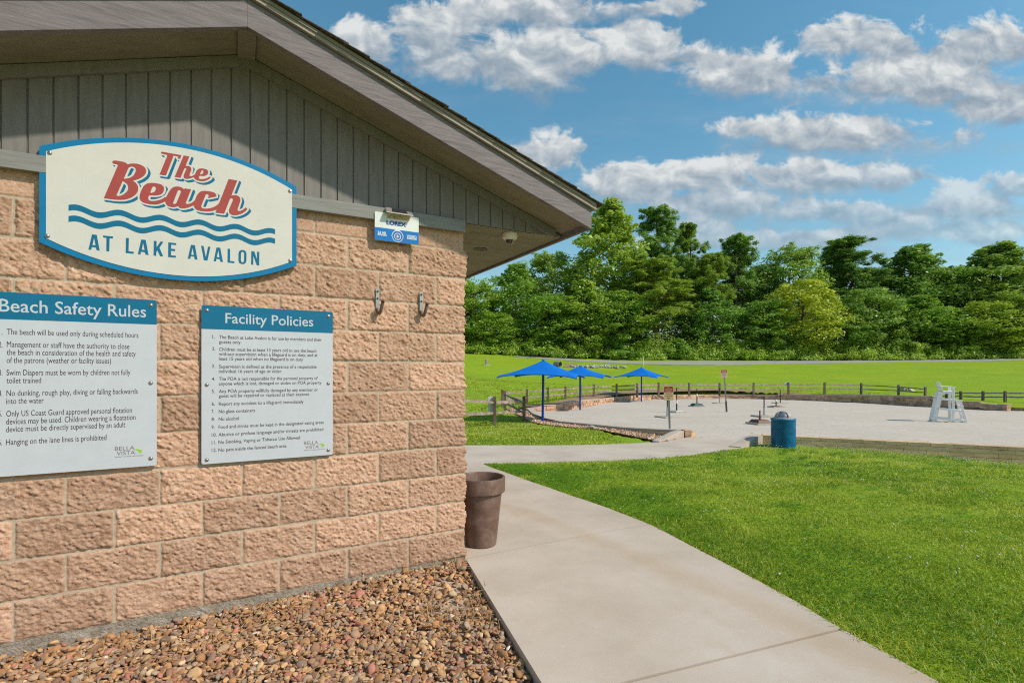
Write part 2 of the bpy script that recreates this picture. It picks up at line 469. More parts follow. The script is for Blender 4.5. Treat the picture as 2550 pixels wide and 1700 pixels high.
# ---- frieze boards under the rake soffit
for sgn in (1, -1):
    m = MB()
    u_end = UE + 0.105 if sgn == 1 else UL - 0.105
    m.prism([(-UR, zf(UR) + 0.03), (-u_end, zf(u_end) + 0.03), (-u_end, zf(u_end) - 0.035), (-UR, zf(UR) - 0.035)], 'y', -0.046, -0.022)
    m.build('frieze_board', MAT_SIDING, bld)
# ---- rake soffits, ridge board
TH = 0.02
for sgn in (1, -1):
    ue = UE + 0.01 if sgn == 1 else UL - 0.01
    m = MB()
    m.prism([(-UR - 0.0, zf(UR) + 0.036), (-ue, zf(ue) + 0.036), (-ue, zf(ue) + 0.036 + TH), (-UR, zf(UR) + 0.036 + TH)], 'y', -RAKE_W + 0.038, -0.0)
    m.build('rake_soffit', MAT_SOFFIT, bld)
MB().box(-UR - 0.045, -UR + 0.045, -RAKE_W + 0.039, -0.0465, zf(UR) + 0.004, zf(UR) + 0.034).build('ridge_board', MAT_SOFFIT, bld)
# ---- fascia boards (rake), mitred at the ridge
FH = 0.152
for sgn in (1, -1):
    ue = UE if sgn == 1 else UL
    m = MB()
    m.prism([(-UR, zf(UR)), (-ue, zf(ue) + 0.004), (-ue, zf(ue) + FH), (-UR, zf(UR) + FH)], 'y', -RAKE_W, -RAKE_W + 0.036)
    m.build('fascia_board', MAT_FASCIA, bld, bevel=0.0015)
    m = MB()                     # lighter drip board above it, a little proud
    m.prism([(-UR, zf(UR) + FH + .003), (-ue + sgn * 0.028, zf(ue) + FH + .003 - 0.01), (-ue + sgn * 0.028, zf(ue) + FH + 0.038), (-UR, zf(UR) + FH + 0.048)], 'y', -RAKE_W - 0.022, -RAKE_W + 0.03)
    m.build('drip_board', MAT_DRIP, bld)
# ---- boxed eave soffits and eave fascias along both sides
for sgn in (1, -1):
    ue = UE if sgn == 1 else UL
    uw = 0.0 if sgn == 1 else WALL_L
    x0, x1 = sorted((-ue + (-0.02 if sgn == 1 else 0.02), -uw - (0.02 if sgn == 1 else -0.02)))
    MB().box(x0, x1, -0.0005, DEPTH + 0.3, ZE, ZE + 0.018).build('eave_soffit', MAT_SOFFIT, bld)
    MB().box(min(-ue, -ue - sgn * 0.03), max(-ue, -ue - sgn * 0.03), -RAKE_W + 0.037, DEPTH + 0.3, zf(ue) + 0.002, zf(ue) + FH).build('eave_fascia', MAT_FASCIA, bld)
    # return piece closing the boxed eave behind the fascia
    a, b = (-ue - sgn * 0.031), (-ue - sgn * 0.2)
# ---- shingles: courses stepping down each slope
def zr_(u): return zf(u) + FH + 0.046
sh = MB()
for sgn in (1, -1):
    ue = (UE - 0.055) if sgn == 1 else (UL + 0.055)
    L = abs(ue - UR); n = 19
    for k in range(n):
        d0 = L * k / n - 0.01; d1 = L * (k + 1) / n + 0.02
        # overlapping tabs, ragged along the rake edge
        y = -RAKE_W - 0.045 - random.uniform(0, 0.012)
        while y < DEPTH + 0.3:
            y2 = y + random.uniform(0.28, 0.34)
            e = random.uniform(-0.006, 0.006)
            ua, ub = UR - sgn * max(d0, 0), UR - sgn * (d1 + e)
            za, zb = zr_(UR - sgn * max(d0, 0)) + 0.004, zr_(ub) + 0.011
            sh.hexa([(-ua, y, za), (-ub, y, zb), (-ub, y2 - .004, zb), (-ua, y2 - .004, za), (-ua, y, za + .004), (-ub, y, zb + .007), (-ub, y2 - .004, zb + .007), (-ua, y2 - .004, za + .004)])
            y = y2 if y > -0.3 else y2
sh.build('shingles', MAT_SHINGLE, bld)
dk = MB()
dk.prism([(-UR, zr_(UR)), (-UE + 0.02, zr_(UE) - 0.006), (-UE + 0.02, zr_(UE) - 0.026), (-UR, zr_(UR) - 0.02), (-UL - 0.02, zr_(UL) - 0.026), (-UL - 0.02, zr_(UL) - 0.006)], 'y', -RAKE_W - 0.03, DEPTH + 0.3)
dk.build('roof_deck', MAT_SOFFIT, bld)

# ------------------------------------------------------------------ flat lettering
def fill_shape(loops, y, thick):
    """loops of (x, z) points -> mesh data (verts, faces) of a thin raised shape facing -y"""
    cu = bpy.data.curves.new('tmp', 'CURVE'); cu.dimensions = '2D'; cu.fill_mode = 'BOTH'; cu.extrude = thick / 2
    for lp in loops:
        sp = cu.splines.new('POLY'); sp.points.add(len(lp) - 1)
        for i, p in enumerate(lp): sp.points[i].co = (p[0], p[1], 0, 1)
        sp.use_cyclic_u = True
    ob = bpy.data.objects.new('tmp', cu); COL.objects.link(ob)
    dg = bpy.context.evaluated_depsgraph_get()
    me = bpy.data.meshes.new_from_object(ob.evaluated_get(dg))
    v = [(p.co.x, y - p.co.z, p.co.y) for p in me.vertices]; f = [list(p.vertices) for p in me.polygons]
    bpy.data.objects.remove(ob); bpy.data.curves.remove(cu); bpy.data.meshes.remove(me)
    return v, f

def text_shape(rows, y, thick=0.0004, bold=0.0, shear=0.0):
    """rows of (text, x, width, z, cap height) -> one mesh of raised letters facing -y, each row set to its width"""
    V, Fc = [], []
    for t, x, wd, z, cap in rows:
        cu = bpy.data.curves.new('tmp', 'FONT'); cu.body = t; cu.size = cap / 0.729; cu.extrude = thick / 2
        cu.offset = bold; cu.resolution_u = 3; cu.shear = shear
        ob = bpy.data.objects.new('tmp', cu); COL.objects.link(ob)
        dg = bpy.context.evaluated_depsgraph_get()
        me = bpy.data.meshes.new_from_object(ob.evaluated_get(dg))
        if len(me.vertices):
            xs = [p.co.x for p in me.vertices]; x0, x1 = min(xs), max(xs); k = wd / max(x1 - x0, 1e-6)
            o = len(V)
            V += [(x + (p.co.x - x0) * k, y - p.co.z, z + p.co.y) for p in me.vertices]
            Fc += [[i + o for i in p.vertices] for p in me.polygons]
        bpy.data.objects.remove(ob); bpy.data.curves.remove(cu); bpy.data.meshes.remove(me)
    return V, Fc

def mesh_part(name, vf, mat, parent):
    me = bpy.data.meshes.new(name); me.from_pydata(vf[0], [], vf[1]); me.validate()
    bm = bmesh.new(); bm.from_mesh(me); bmesh.ops.recalc_face_normals(bm, faces=bm.faces); bm.to_mesh(me); bm.free()
    return link_mesh(name, me, mat, parent)

MAT_SIGNBLUE = M_plain('sign_blue', (0.0, 0.165, 0.36), 0.38, var=0.05)
MAT_SIGNTEAL = M_plain('sign_teal', (0.0, 0.13, 0.25), 0.38, var=0.05)
MAT_SIGNCREAM = M_plain('sign_cream', (0.57, 0.565, 0.52), 0.4, var=0.03)
MAT_SIGNWHITE = M_plain('sign_white', (0.49, 0.525, 0.57), 0.38, var=0.03)
MAT_SIGNRED = M_plain('sign_red', (0.34, 0.058, 0.05), 0.45)
MAT_INK = M_plain('sign_ink', (0.045, 0.02, 0.03), 0.5)
MAT_INKPALE = M_plain('sign_ink_pale', (0.17, 0.13, 0.15), 0.5)
MAT_LEAFGREEN = M_plain('sign_leaf_green', (0.26, 0.50, 0.01), 0.5)
MAT_STEEL = M_plain('bolt_steel', (0.42, 0.40, 0.38), 0.32, 0.9)
MAT_WASHER = M_plain('bolt_washer', (0.10, 0.055, 0.04), 0.5)

def bolt(parent, x, z, y, r=0.008):
    m = MB()
    prof = [(r * 1.25, 0), (r * 1.25, 0.0015), (r, 0.002), (r * 0.92, r * 0.45), (r * 0.6, r * 0.75), (0, r * 0.85)]
    n = 14; v = []; f = []
    for rr, h in prof:
        for k in range(n):
            a = 2 * math.pi * k / n; v.append((x + rr * math.cos(a), y - h, z + rr * math.sin(a)))
    for i in range(len(prof) - 1):
        for k in range(n): f.append([i * n + k, i * n + (k + 1) % n, (i + 1) * n + (k + 1) % n, (i + 1) * n + k])
    m.add(v, f)
    return m.build('bolt', MAT_STEEL, parent, smooth=True)

def rounded(x0, x1, z0, z1, r, n=5):
    p = []
    for cx, cz, a0 in ((x1 - r, z1 - r, 0), (x0 + r, z1 - r, 90), (x0 + r, z0 + r, 180), (x1 - r, z0 + r, 270)):
        for k in range(n + 1):
            a = R(a0 + 90 * k / n); p.append((cx + r * math.cos(a), cz + r * math.sin(a)))
    return p

# ---- the arched name sign
SIGN = {"red":[[20687,22739,20102,24546,20093,24589,20118,24625,20192,24638,20290,24643,20326,24687,20319,24756,20282,24792,20192,24812,20028,24817,19862,24809,19746,24774,19663,24707,19563,24768,19428,24804,19260,24822,19107,24800,18988,24749,18902,24661,18859,24564,18856,24481,18885,24361,18954,24233,19073,24107,19226,23996,19462,23866,19344,23808,19260,23709,19217,23581,19212,23477,19234,23328,19293,23193,19412,23049,19546,22934,19696,22847,19829,22791,20028,22753,20225,22736,20436,22732],[19846,23905,19663,24455,19629,24544,19563,24608,19479,24639,19395,24630,19336,24579,19310,24501,19324,24394,19361,24283,19412,24170,19496,24072,19596,23996,19713,23943],[20159,22968,19887,23784,19796,23739,19713,23671,19660,23587,19643,23497,19655,23381,19696,23271,19763,23167,19862,23058,19962,22984,20077,22940,20143,22950],[19149,23050,19132,23199,19081,23395,19005,23596,18919,23737,18799,23841,18644,23896,18506,23914,18331,23913,18174,23887,18086,23818,18047,23718,18054,23579,18095,23455,18174,23357,18296,23290,18471,23241,18730,23206,18765,23070,18761,22977,18713,22921,18610,22910,18453,22942,18279,23012,18121,23111,17998,23227,17951,23232,17904,23339,17851,23476,17780,23630,17697,23758,17602,23846,17494,23896,17374,23913,17265,23900,17181,23860,17108,23804,17084,23860,16779,23857,17029,23065,17023,23022,16987,23002,16926,23012,16840,23044,16730,23119,16631,23229,16576,23325,16539,23447,16495,23570,16421,23699,16334,23801,16222,23861,16096,23890,16117,23887,15954,23897,15773,23889,15641,23858,15566,23793,15541,23721,15544,23659,15970,23494,15921,23620,15924,23681,15954,23720,16003,23725,16052,23694,16084,23631,16288,23000,16283,22935,16239,22881,16166,22867,16019,22884,15839,22942,15674,23028,15541,23135,15441,23246,15391,23341,15349,23463,14920,24777,14480,24764,14784,23829,14682,23871,14562,23891,14442,23872,14356,23807,14318,23706,14325,23587,14468,23076,14459,23019,14407,22991,14321,23010,14200,23087,14096,23191,14035,23263,13956,23169,14044,23042,14183,22913,14338,22811,14511,22734,14665,22705,14784,22721,14869,22792,14907,22893,14903,23010,14708,23565,14702,23644,14733,23682,14793,23688,14844,23650,14869,23598,15148,22726,15591,22724,15529,22919,15624,22853,15773,22783,15937,22736,16101,22715,16312,22712,16506,22740,16582,22816,16631,22910,16658,22981,16767,22903,16901,22818,17035,22761,17169,22724,17278,22717,17338,22751,17374,22796,17392,22824,17470,22781,17566,22738,17685,22722,17804,22737,17898,22786,17957,22862,17981,22943,17989,23002,18121,22899,18296,22797,18436,22748,18592,22730,18816,22737,18988,22773,19090,22851,19141,22947],[18679,23347,18592,23646,18549,23712,18488,23738,18436,23715,18419,23655,18427,23558,18462,23468,18532,23393,18627,23350],[17629,22970,17410,23678,17374,23720,17320,23729,17272,23708,17253,23668,17265,23602,17464,23003,17506,22940,17560,22903,17607,22910],[18251,24434,17895,25536,17910,25576,17966,25594,18136,25603,18181,25632,18185,25673,18157,25704,17233,25695,17301,25484,17417,25487,17383,25596,17628,25599,17636,25486,17959,24433],[17550,24431,17134,25698,16859,25701,17044,25120,16959,25153,16856,25147,16790,25099,16768,25016,16771,24929,16856,24661,16849,24610,16805,24592,16724,24624,16635,24693,16576,24791,16532,24921,16472,25028,16383,25106,16263,25138,16113,25140,16008,25116,15955,25055,15950,24959,15977,24866,16053,24782,16173,24728,16375,24709,16405,24578,16383,24529,16293,24519,16158,24552,16008,24632,15864,24755,15818,24701,15902,24598,16038,24495,16188,24424,16323,24409,16487,24423,16576,24468,16621,24530,16643,24578,16783,24492,16930,24431,17032,24416,17105,24460,17134,24532,17120,24621,16996,24990,17010,25022,17047,25029,17083,25000,17112,24934,17282,24423],[16345,24807,16278,25003,16241,25046,16188,25038,16173,24970,16196,24887,16248,24816,16323,24782]],"blue":[[14540,22517,14586,22516,14717,22537,14844,22645,14806,22628,14647,22612,14492,22641,14316,22717,14133,22830,13965,22986,13896,23089,13872,23129,13863,23168,13872,23210,13896,23254,13839,23206,13776,23130,13759,23075,13768,23033,13861,22890,14029,22734,14180,22637,14364,22553],[16136,22521,16210,22520,16425,22553,16455,22566,16534,22650,16310,22615,16094,22619,15911,22644,15756,22689,15686,22718,15669,22673,15643,22646,15586,22628,15294,22627,15121,22638,15093,22650,15066,22679,15001,22873,14957,22757,14920,22708,14964,22581,14992,22553,15020,22541,15190,22531,15482,22532,15539,22550,15565,22577,15582,22622,15652,22593,15807,22548,15990,22523],[17171,22525,17233,22545,17315,22603,17443,22548,17594,22531,17725,22549,17845,22609,17903,22681,17826,22644,17670,22627,17547,22644,17419,22699,17329,22637,17277,22621,17170,22627,17012,22669,16844,22741,16700,22833,16665,22769,16622,22719,16742,22643,16896,22577,17039,22536],[18460,22541,18706,22543,18902,22584,18941,22601,19007,22650,19072,22716,19006,22680,18814,22640,18570,22635,18478,22647,18415,22656,18272,22705,18049,22833,17968,22722,18168,22609,18311,22560],[20284,22541,20602,22552,20633,22565,20659,22590,20674,22624,20670,22643,20214,22639,20031,22656,19819,22696,19620,22781,19496,22853,19425,22914,19331,22996,19241,23105,19246,23043,19228,22901,19392,22757,19580,22653,19699,22604,19927,22560,20110,22543],[16148,22965,16188,22969,16190,22995,16047,23436,15993,23405,15943,23404,15496,23577,15464,23609,15447,23664,15451,23751,15484,23840,15467,23826,15385,23752,15368,23714,15452,23457,15839,23308,15889,23309,15943,23340,16060,22981],[18600,23009,18666,23016,18669,23059,18650,23119,18451,23148,18264,23201,18121,23278,18016,23401,17963,23552,17954,23623,17951,23715,17989,23848,17901,23772,17863,23679,18016,23321,18071,23288,18173,23190,18316,23101,18484,23033],[20016,23065,20025,23070,19834,23643,19790,23611,19748,23546,19743,23508,19836,23229,19933,23122],[14356,23101,14358,23119,14227,23600,14223,23707,14264,23837,14210,23799,14172,23762,14123,23635,14118,23575,14131,23460,14200,23221,14253,23166],[16904,23121,16910,23127,16902,23155,16685,23850,16655,23851,16613,23828,16584,23782,16583,23736,16736,23253,16793,23190],[19120,23562,19127,23611,19172,23746,19265,23863,19172,23917,19021,24026,18873,24182,18822,24275,18791,24344,18759,24487,18772,24602,18824,24714,18848,24740,18823,24726,18720,24618,18663,24491,18655,24388,18687,24248,18768,24089,18859,23988,18917,23930,19040,23841,19160,23769,19076,23666],[14624,23977,14634,23987,14386,24759,14344,24754,14315,24734,14287,24687,14287,24636,14499,23984,14566,23987],[19691,24057,19549,24490,19513,24526,19469,24542,19423,24530,19407,24491,19415,24428,19445,24394,19516,24193,19569,24134,19648,24077],[16216,24217,16421,24241,16525,24293,16574,24346,16776,24253,16923,24224,16989,24245,17079,24309,17125,24250,17183,24232,17382,24235,17481,24249,17525,24285,17538,24316,17534,24335,17263,24332,17229,24346,17183,24405,17093,24341,17027,24320,16907,24340,16748,24405,16678,24442,16629,24389,16510,24332,16323,24312,16164,24333,15984,24417,15853,24514,15740,24649,15724,24700,15736,24749,15724,24746,15703,24734,15637,24660,15620,24606,15636,24553,15713,24454,15868,24329,15960,24281,16063,24236],[17856,24245,18166,24248,18197,24261,18223,24286,18238,24335,17963,24340,17908,24357,17880,24385,17598,25287,17536,25501,17509,25502,17493,25437,17465,25409,17437,25396,17439,25372,17764,24313,17801,24262],[20228,24466,20297,24533,20304,24550,20286,24548,20205,24542],[16724,24745,16729,24750,16674,24931,16675,25035,16700,25129,16660,25102,16609,25056,16591,25012,16621,24954,16664,24833,16706,24759],[15768,24794,15814,24835,15882,24852,15854,24959,15859,25051,15873,25101,15875,25109,15847,25094,15777,25020,15764,24994,15750,24863],[16780,25213,16835,25239,16893,25245,16902,25255,16766,25687,16758,25702,16701,25684,16674,25655,16660,25604],[17360,25317,17387,25338,17402,25372,17400,25389,17382,25391,17339,25383],[18036,25417,18069,25421,18127,25454,18165,25501,18168,25514,18146,25511,18009,25498]],"AT":[[21326,19946,21180,20754,20987,20755,20868,19940,20987,19950,21019,20086,21189,20094,21217,19947],[21162,20198,21094,20602,21033,20196],[20719,20754,20302,20752,20308,20652,20449,20647,20464,19943,20583,19944,20580,20647,20714,20656],[19746,20753,19621,20749,19636,20050,19408,20037,19411,19936,19756,19941],[19222,19932,19075,20745,18878,20745,18754,19939,18881,19945,18917,20074,19089,20084,19108,19933],[19055,20192,18990,20586,18923,20190],[18509,20741,18388,20739,18392,20401,18206,20741,18080,20739,18257,20392,18088,19933,18226,19931,18348,20235,18398,20144,18408,19928,18525,19940],[17851,20738,17482,20731,17487,20630,17718,20631,17721,20403,17537,20396,17542,20281,17723,20289,17732,20031,17499,20028,17501,19928,17856,19924],[16933,19930,16786,20727,16594,20726,16470,19920,16599,19921,16631,20078,16791,20084,16820,19927],[16774,20170,16705,20577,16643,20163],[16291,20733,16171,20726,16066,20094,15950,20723,15839,20721,15983,19918,16159,19923],[15674,19920,15534,20721,15347,20719,15213,19917,15334,19920,15372,20064,15539,20070,15564,19920],[15518,20167,15444,20589,15385,20166],[14971,20717,14849,20716,14854,20013,14626,20007,14631,19907,14979,19911],[14415,20495,14380,20634,14287,20714,14154,20729,14047,20671,14001,20540,14007,20116,14047,19975,14141,19905,14287,19900,14380,19957,14420,20088],[14287,20509,14261,20596,14207,20623,14149,20600,14122,20512,14127,20118,14154,20025,14207,19995,14266,20014,14295,20101],[13745,20705,13588,20701,13446,20250,13438,20709,13323,20706,13328,19901,13457,19903,13637,20458,13647,19909,13756,19913]],"wave":[22114,22190,21946,22228,21768,22233,21588,22180,21408,22092,21226,22003,21043,21968,20858,21981,20673,22032,20486,22126,20298,22194,20128,22222,19919,22211,19727,22132,19534,22041,19339,21974,19144,21961,18947,21989,18748,22064,18549,22161,18348,22210,17969,22163,17732,22054,17494,21960,17253,21959,17011,22027,16766,22143,16520,22203,16271,22204,16021,22107,15768,21995,15513,21941,15308,21954,15075,22045,14815,22161,14605,22190,14340,22160,14074,22030,13805,21929,13533,21928,13315,21993,13067,22118,12845,22169,12621,22168,12467,22136]}
def unpack(l, du, dz): return [(-(l[i] / 1e4) + du, l[i + 1] / 1e4 - dz) for i in range(0, len(l), 2)]
SU, SZ = 1.727, 2.253
sign = on_wall('name_sign', SU, 0, SZ, 'large arched blue-edged cream sign with red script reading The Beach, on the gable', 'sign')
def arch_outline(ins):
    hw = 0.601 - ins; he = 0.242 - ins * 0.85; hm = 0.3845 - ins
    p = []
    # circular arcs at top and bottom
    sag = hm - he; Rr = (hw * hw + sag * sag) / (2 * sag)
    for k in range(33):
        x = hw - 2 * hw * k / 32; p.append((x, hm - Rr + math.sqrt(Rr * Rr - x * x)))
    return p + [(-x, -z) for x, z in p]
fr = MB(); fr.prism(arch_outline(0.0), 'y', -0.048, -0.026); fr.build('edge_board', MAT_SIGNBLUE, sign)
fc = MB(); fc.prism(arch_outline(0.026), 'y', -0.0505, -0.047); fc.build('face_panel', MAT_SIGNCREAM, sign)
for bx, bz in ((-0.48, 0.12), (0.48, 0.12), (-0.48, -0.12), (0.48, -0.12)):
    MB().box(bx - .02, bx + .02, -0.026, -0.002, bz - .02, bz + .02).build('standoff', MAT_STEEL, sign)
RL, BL, AL = ([unpack(l, SU, SZ) for l in SIGN[k]] for k in ('red', 'blue', 'AT'))
GR = [RL[:3], RL[3:6], RL[6:7], RL[7:]]
def near_group(l):
    best = None
    for gi, gl in enumerate(GR):
        d = sum(min(math.hypot(p[0] - q[0], p[1] - q[1]) for q in gl[0]) for p in l) / len(l)
        if best is None or d < best[0]: best = (d, gi)
    return best[1]
for gi, word in enumerate(GR):
    mesh_part('script_lettering', fill_shape(word, -0.0513, 0.0012), MAT_SIGNRED, sign)
    sh_l = [l for l in BL if near_group(l) == gi]
    if sh_l: mesh_part('shadow_lettering', fill_shape(sh_l, -0.0510, 0.0008), MAT_SIGNTEAL, sign)
for word in (AL[:3], AL[3:8], AL[8:]): mesh_part('place_lettering', fill_shape(word, -0.0511, 0.0010), MAT_SIGNTEAL, sign)
for dz in (0.0, -0.0575):
    top = []; bot = []
    N_ = 120
    for k in range(N_ + 1):
        u = 2.213 - (2.213 - 1.2466) * k / N_
        z = 2.2085 + 0.0130 * math.cos(2 * math.pi * (u - 2.183) / 0.1825) + dz
        top.append((-u + SU, z - SZ)); bot.append((-u + SU, z - 0.030 - SZ))
    mesh_part('wave_stripe', fill_shape([top + bot[::-1]], -0.0511, 0.0010), MAT_SIGNTEAL, sign)
for u, z in ((2.287, 2.468), (2.296, 2.045), (1.164, 2.462), (1.163, 2.037)):
    bolt(sign, SU - u, z - SZ, -0.0505, 0.0085)

# ---- the two notice boards
FAC = [('The Beach at Lake Avalon is for use by members and their', 1.5417, 0.5648, 1.5481, 0.0205), ('guests only', 1.5417, 0.1109, 1.5198, 0.0205), ('Children must be at least 13 years old to use the beach', 1.5417, 0.5332, 1.4771, 0.0205), ('without supervision when a lifeguard is on duty, and at', 1.5417, 0.5399, 1.4499, 0.0205), ('least 15 years old when no lifeguard is on duty', 1.5423, 0.4557, 1.4222, 0.0205), ('Supervision is defined as the presence of a responsible', 1.5423, 0.5351, 1.3765, 0.0205), ('individual 16 years of age or older', 1.5428, 0.333, 1.3488, 0.0205), ('The POA is not responsible for the personal property of', 1.5423, 0.5418, 1.3049, 0.0205), ('anyone which is lost, damaged or stolen on POA property', 1.5428, 0.5646, 1.2767, 0.0205), ('Any POA property willfully damaged by any member or', 1.5428, 0.5444, 1.2325, 0.0205), ('guest will be repaired or replaced at their expense', 1.5428, 0.4924, 1.2055, 0.0205), ('Report any accident to a lifeguard immediately', 1.5428, 0.4595, 1.159, 0.0205), ('No glass containers', 1.5428, 0.1883, 1.115, 0.0205), ('No alcohol', 1.5434, 0.1038, 1.0711, 0.0205), ('Food and drinks must be kept in the designated eating areas', 1.544, 0.5793, 1.025, 0.0205), ('Abusive or profane language and/or threats are prohibited', 1.5445, 0.5778, 0.9806, 0.0205), ('No Smoking, Vaping or Tobacco Use Allowed', 1.5445, 0.4397, 0.9367, 0.0205), ('No pets inside the fenced beach area', 1.5445, 0.3632, 0.8909, 0.0205), ('1.', 1.575, 0.0124, 1.5493, 0.0205), ('2.', 1.5761, 0.0158, 1.4789, 0.0205), ('3.', 1.5772, 0.0152, 1.3785, 0.0205), ('4.', 1.5772, 0.0152, 1.3048, 0.0205), ('5.', 1.5784, 0.0157, 1.2331, 0.0205), ('6.', 1.5784, 0.0157, 1.1614, 0.0205), ('7.', 1.5789, 0.0129, 1.1165, 0.0205), ('8.', 1.5789, 0.0157, 1.0721, 0.0205), ('9.', 1.5789, 0.0146, 1.0265, 0.0205), ('10.', 1.5784, 0.0248, 0.9806, 0.0205), ('11.', 1.5784, 0.0225, 0.9363, 0.0205), ('12.', 1.5784, 0.0248, 0.8925, 0.0205)]
FACH = [('Facility Policies', 1.5092, 0.482, 1.6401, 0.062)]
FACL = [('BELLA', 1.0813, 0.0829, 0.8993, 0.022), ('VISTA', 1.0735, 0.0797, 0.8723, 0.022), ('PROPERTY OWNERS ASSOCIATION', 1.0813, 0.1248, 0.8606, 0.006)]
SAF = [('The beach will be used only during scheduled hours', 2.4546, 0.5312, 1.5413, 0.0305), ('Management or staff have the authority to close', 2.4546, 0.4917, 1.4789, 0.0305), ('the beach in consideration of the health and safety', 2.455, 0.52, 1.4397, 0.0305), ('of the patrons (weather or facility issues)', 2.4555, 0.4131, 1.4002, 0.0305), ('Swim Diapers must be worn by children not fully', 2.4559, 0.4972, 1.3386, 0.0305), ('toilet trained', 2.4559, 0.1301, 1.2994, 0.0305), ('No dunking, rough play, diving or falling backwards', 2.4559, 0.5299, 1.2362, 0.0305), ('into the water', 2.4568, 0.1416, 1.1969, 0.0305), ('Only US Coast Guard approved personal flotation', 2.4568, 0.5049, 1.1343, 0.0305), ('devices may be used. Children wearing a floatation', 2.4572, 0.5211, 1.0953, 0.0305), ('device must be directly supervised by an adult', 2.4577, 0.477, 1.0567, 0.0305), ('Hanging on the lane lines is prohibited', 2.4577, 0.396, 0.9931, 0.0305), ('1.', 2.4838, 0.0135, 1.5391, 0.0305), ('2.', 2.4838, 0.0135, 1.476, 0.0305), ('3.', 2.4838, 0.013, 1.3379, 0.0305), ('4.', 2.4842, 0.0126, 1.2365, 0.0305), ('5.', 2.4847, 0.0122, 1.1351, 0.0305), ('6.', 2.4847, 0.0122, 0.9935, 0.0305)]
SAFH = [('Beach Safety Rules', 2.4829, 0.5942, 1.6543, 0.066)]
SAFL = [('BELLA', 2.0261, 0.0857, 0.9327, 0.022), ('VISTA', 2.0184, 0.0807, 0.9071, 0.022), ('PROPERTY OWNERS ASSOCIATION', 2.025, 0.1235, 0.895, 0.006)]
CAMA = [('LOREX', 0.572, 0.1353, 2.3385, 0.028)]
CAMB = [('24 HR', 0.6304, 0.0586, 2.2682, 0.019), ('PROTECTION', 0.63, 0.0586, 2.2588, 0.009), ('VIDEO', 0.4337, 0.0699, 2.2675, 0.019), ('SURVEILLANCE', 0.4318, 0.068, 2.258, 0.009)]

def leaf_logo(parent, x, z, y, s=1.0):
    # half a leaf filled green, the other half drawn as a thin outline
    up = [(-0.020, 0.012), (-0.011, 0.012), (0.000, 0.011), (0.002, 0.007), (0.010, 0.007), (0.013, 0.003), (0.010, -0.002), (0.012, -0.006), (0.007, -0.013), (-0.002, -0.002), (-0.010, 0.005)]
    mesh_part('leaf_emblem', fill_shape([[(x + a * s * 1.05, z + b * s) for a, b in up]], y, 0.0006), MAT_LEAFGREEN, parent)
    lo = [(-0.019, 0.010), (-0.0215, 0.002), (-0.018, -0.002), (-0.016, -0.008), (-0.012, -0.013), (-0.007, -0.010), (-0.003, -0.014), (0.002, -0.012), (0.006, -0.013)]
    m = MB()
    for p, q in zip(lo[:-1], lo[1:]):
        m.bar((x + p[0] * s, y, z + p[1] * s), (x + q[0] * s, y, z + q[1] * s), 0.0008, 0.0006, (0, 1, 0))
    m.build('leaf_outline', MAT_LEAFGREEN, parent)

def notice(name, label, uc, zc, hw, hh, head, rows, logo, leafc, zsplit, bolts):
    t = on_wall(name, uc, 0, zc, label, 'sign', 'notice boards on the block wall')
    YF = -0.030
    p = MB(); p.prism(rounded(-hw, hw, -hh, hh, 0.012), 'y', YF, YF + 0.004); p.build('panel', MAT_SIGNWHITE, t)
    # header band, rounded only at the top
    rr = rounded(-hw, hw, -hh, hh, 0.012)
    band = [q for q in rr if q[1] > 0] + [(-hw, zsplit - zc), (hw, zsplit - zc)]
    p = MB(); p.prism(band, 'y', YF - 0.0006, YF); p.build('header_band', MAT_SIGNTEAL, t)
    sh_ = lambda rs: [(a, uc - u, wd, z - zc, cap) for a, u, wd, z, cap in rs]
    mesh_part('header_lettering', text_shape(sh_(head), YF - 0.0008, 0.0004, bold=0.0006), MAT_SIGNWHITE, t)
    mesh_part('rule_lettering', text_shape(sh_(rows), YF - 0.0002, 0.0004, bold=0.0002 if rows is FAC else 0.0), MAT_INK, t)
    mesh_part('owner_lettering', text_shape(sh_(logo), YF - 0.0002, 0.0004), MAT_INKPALE, t)
    leaf_logo(t, uc - leafc[0], leafc[1] - zc, YF - 0.0003)
    for bx, bz in bolts:
        bolt(t, bx, bz, YF - 0.0008, 0.0085)
        m = MB(); m.tube([(bx, YF + 0.004, bz), (bx, -0.004, bz)], 0.007, 8); m.build('spacer', MAT_STEEL, t)
    return t
notice('rules_notice', 'white notice board headed Beach Safety Rules, cut by the left edge of the photo', 2.2005, 1.2945, 0.36, 0.457,
       SAFH, SAF, SAFL, (1.9202, 0.9231), 1.6165, [(-0.33, 0.41), (-0.33, 0.0), (-0.33, -0.41), (0.333, 0.428), (0.333, 0.0), (0.333, -0.415)])
notice('policy_notice', 'white notice board headed Facility Policies, right of the safety rules', 1.2690, 1.2810, 0.36, 0.457,
       FACH, FAC, FACL, (0.9735, 0.8889), 1.6015, [(-0.333, 0.428), (-0.333, 0.0), (-0.333, -0.432), (0.333, 0.428), (0.333, 0.0), (0.333, -0.425)])

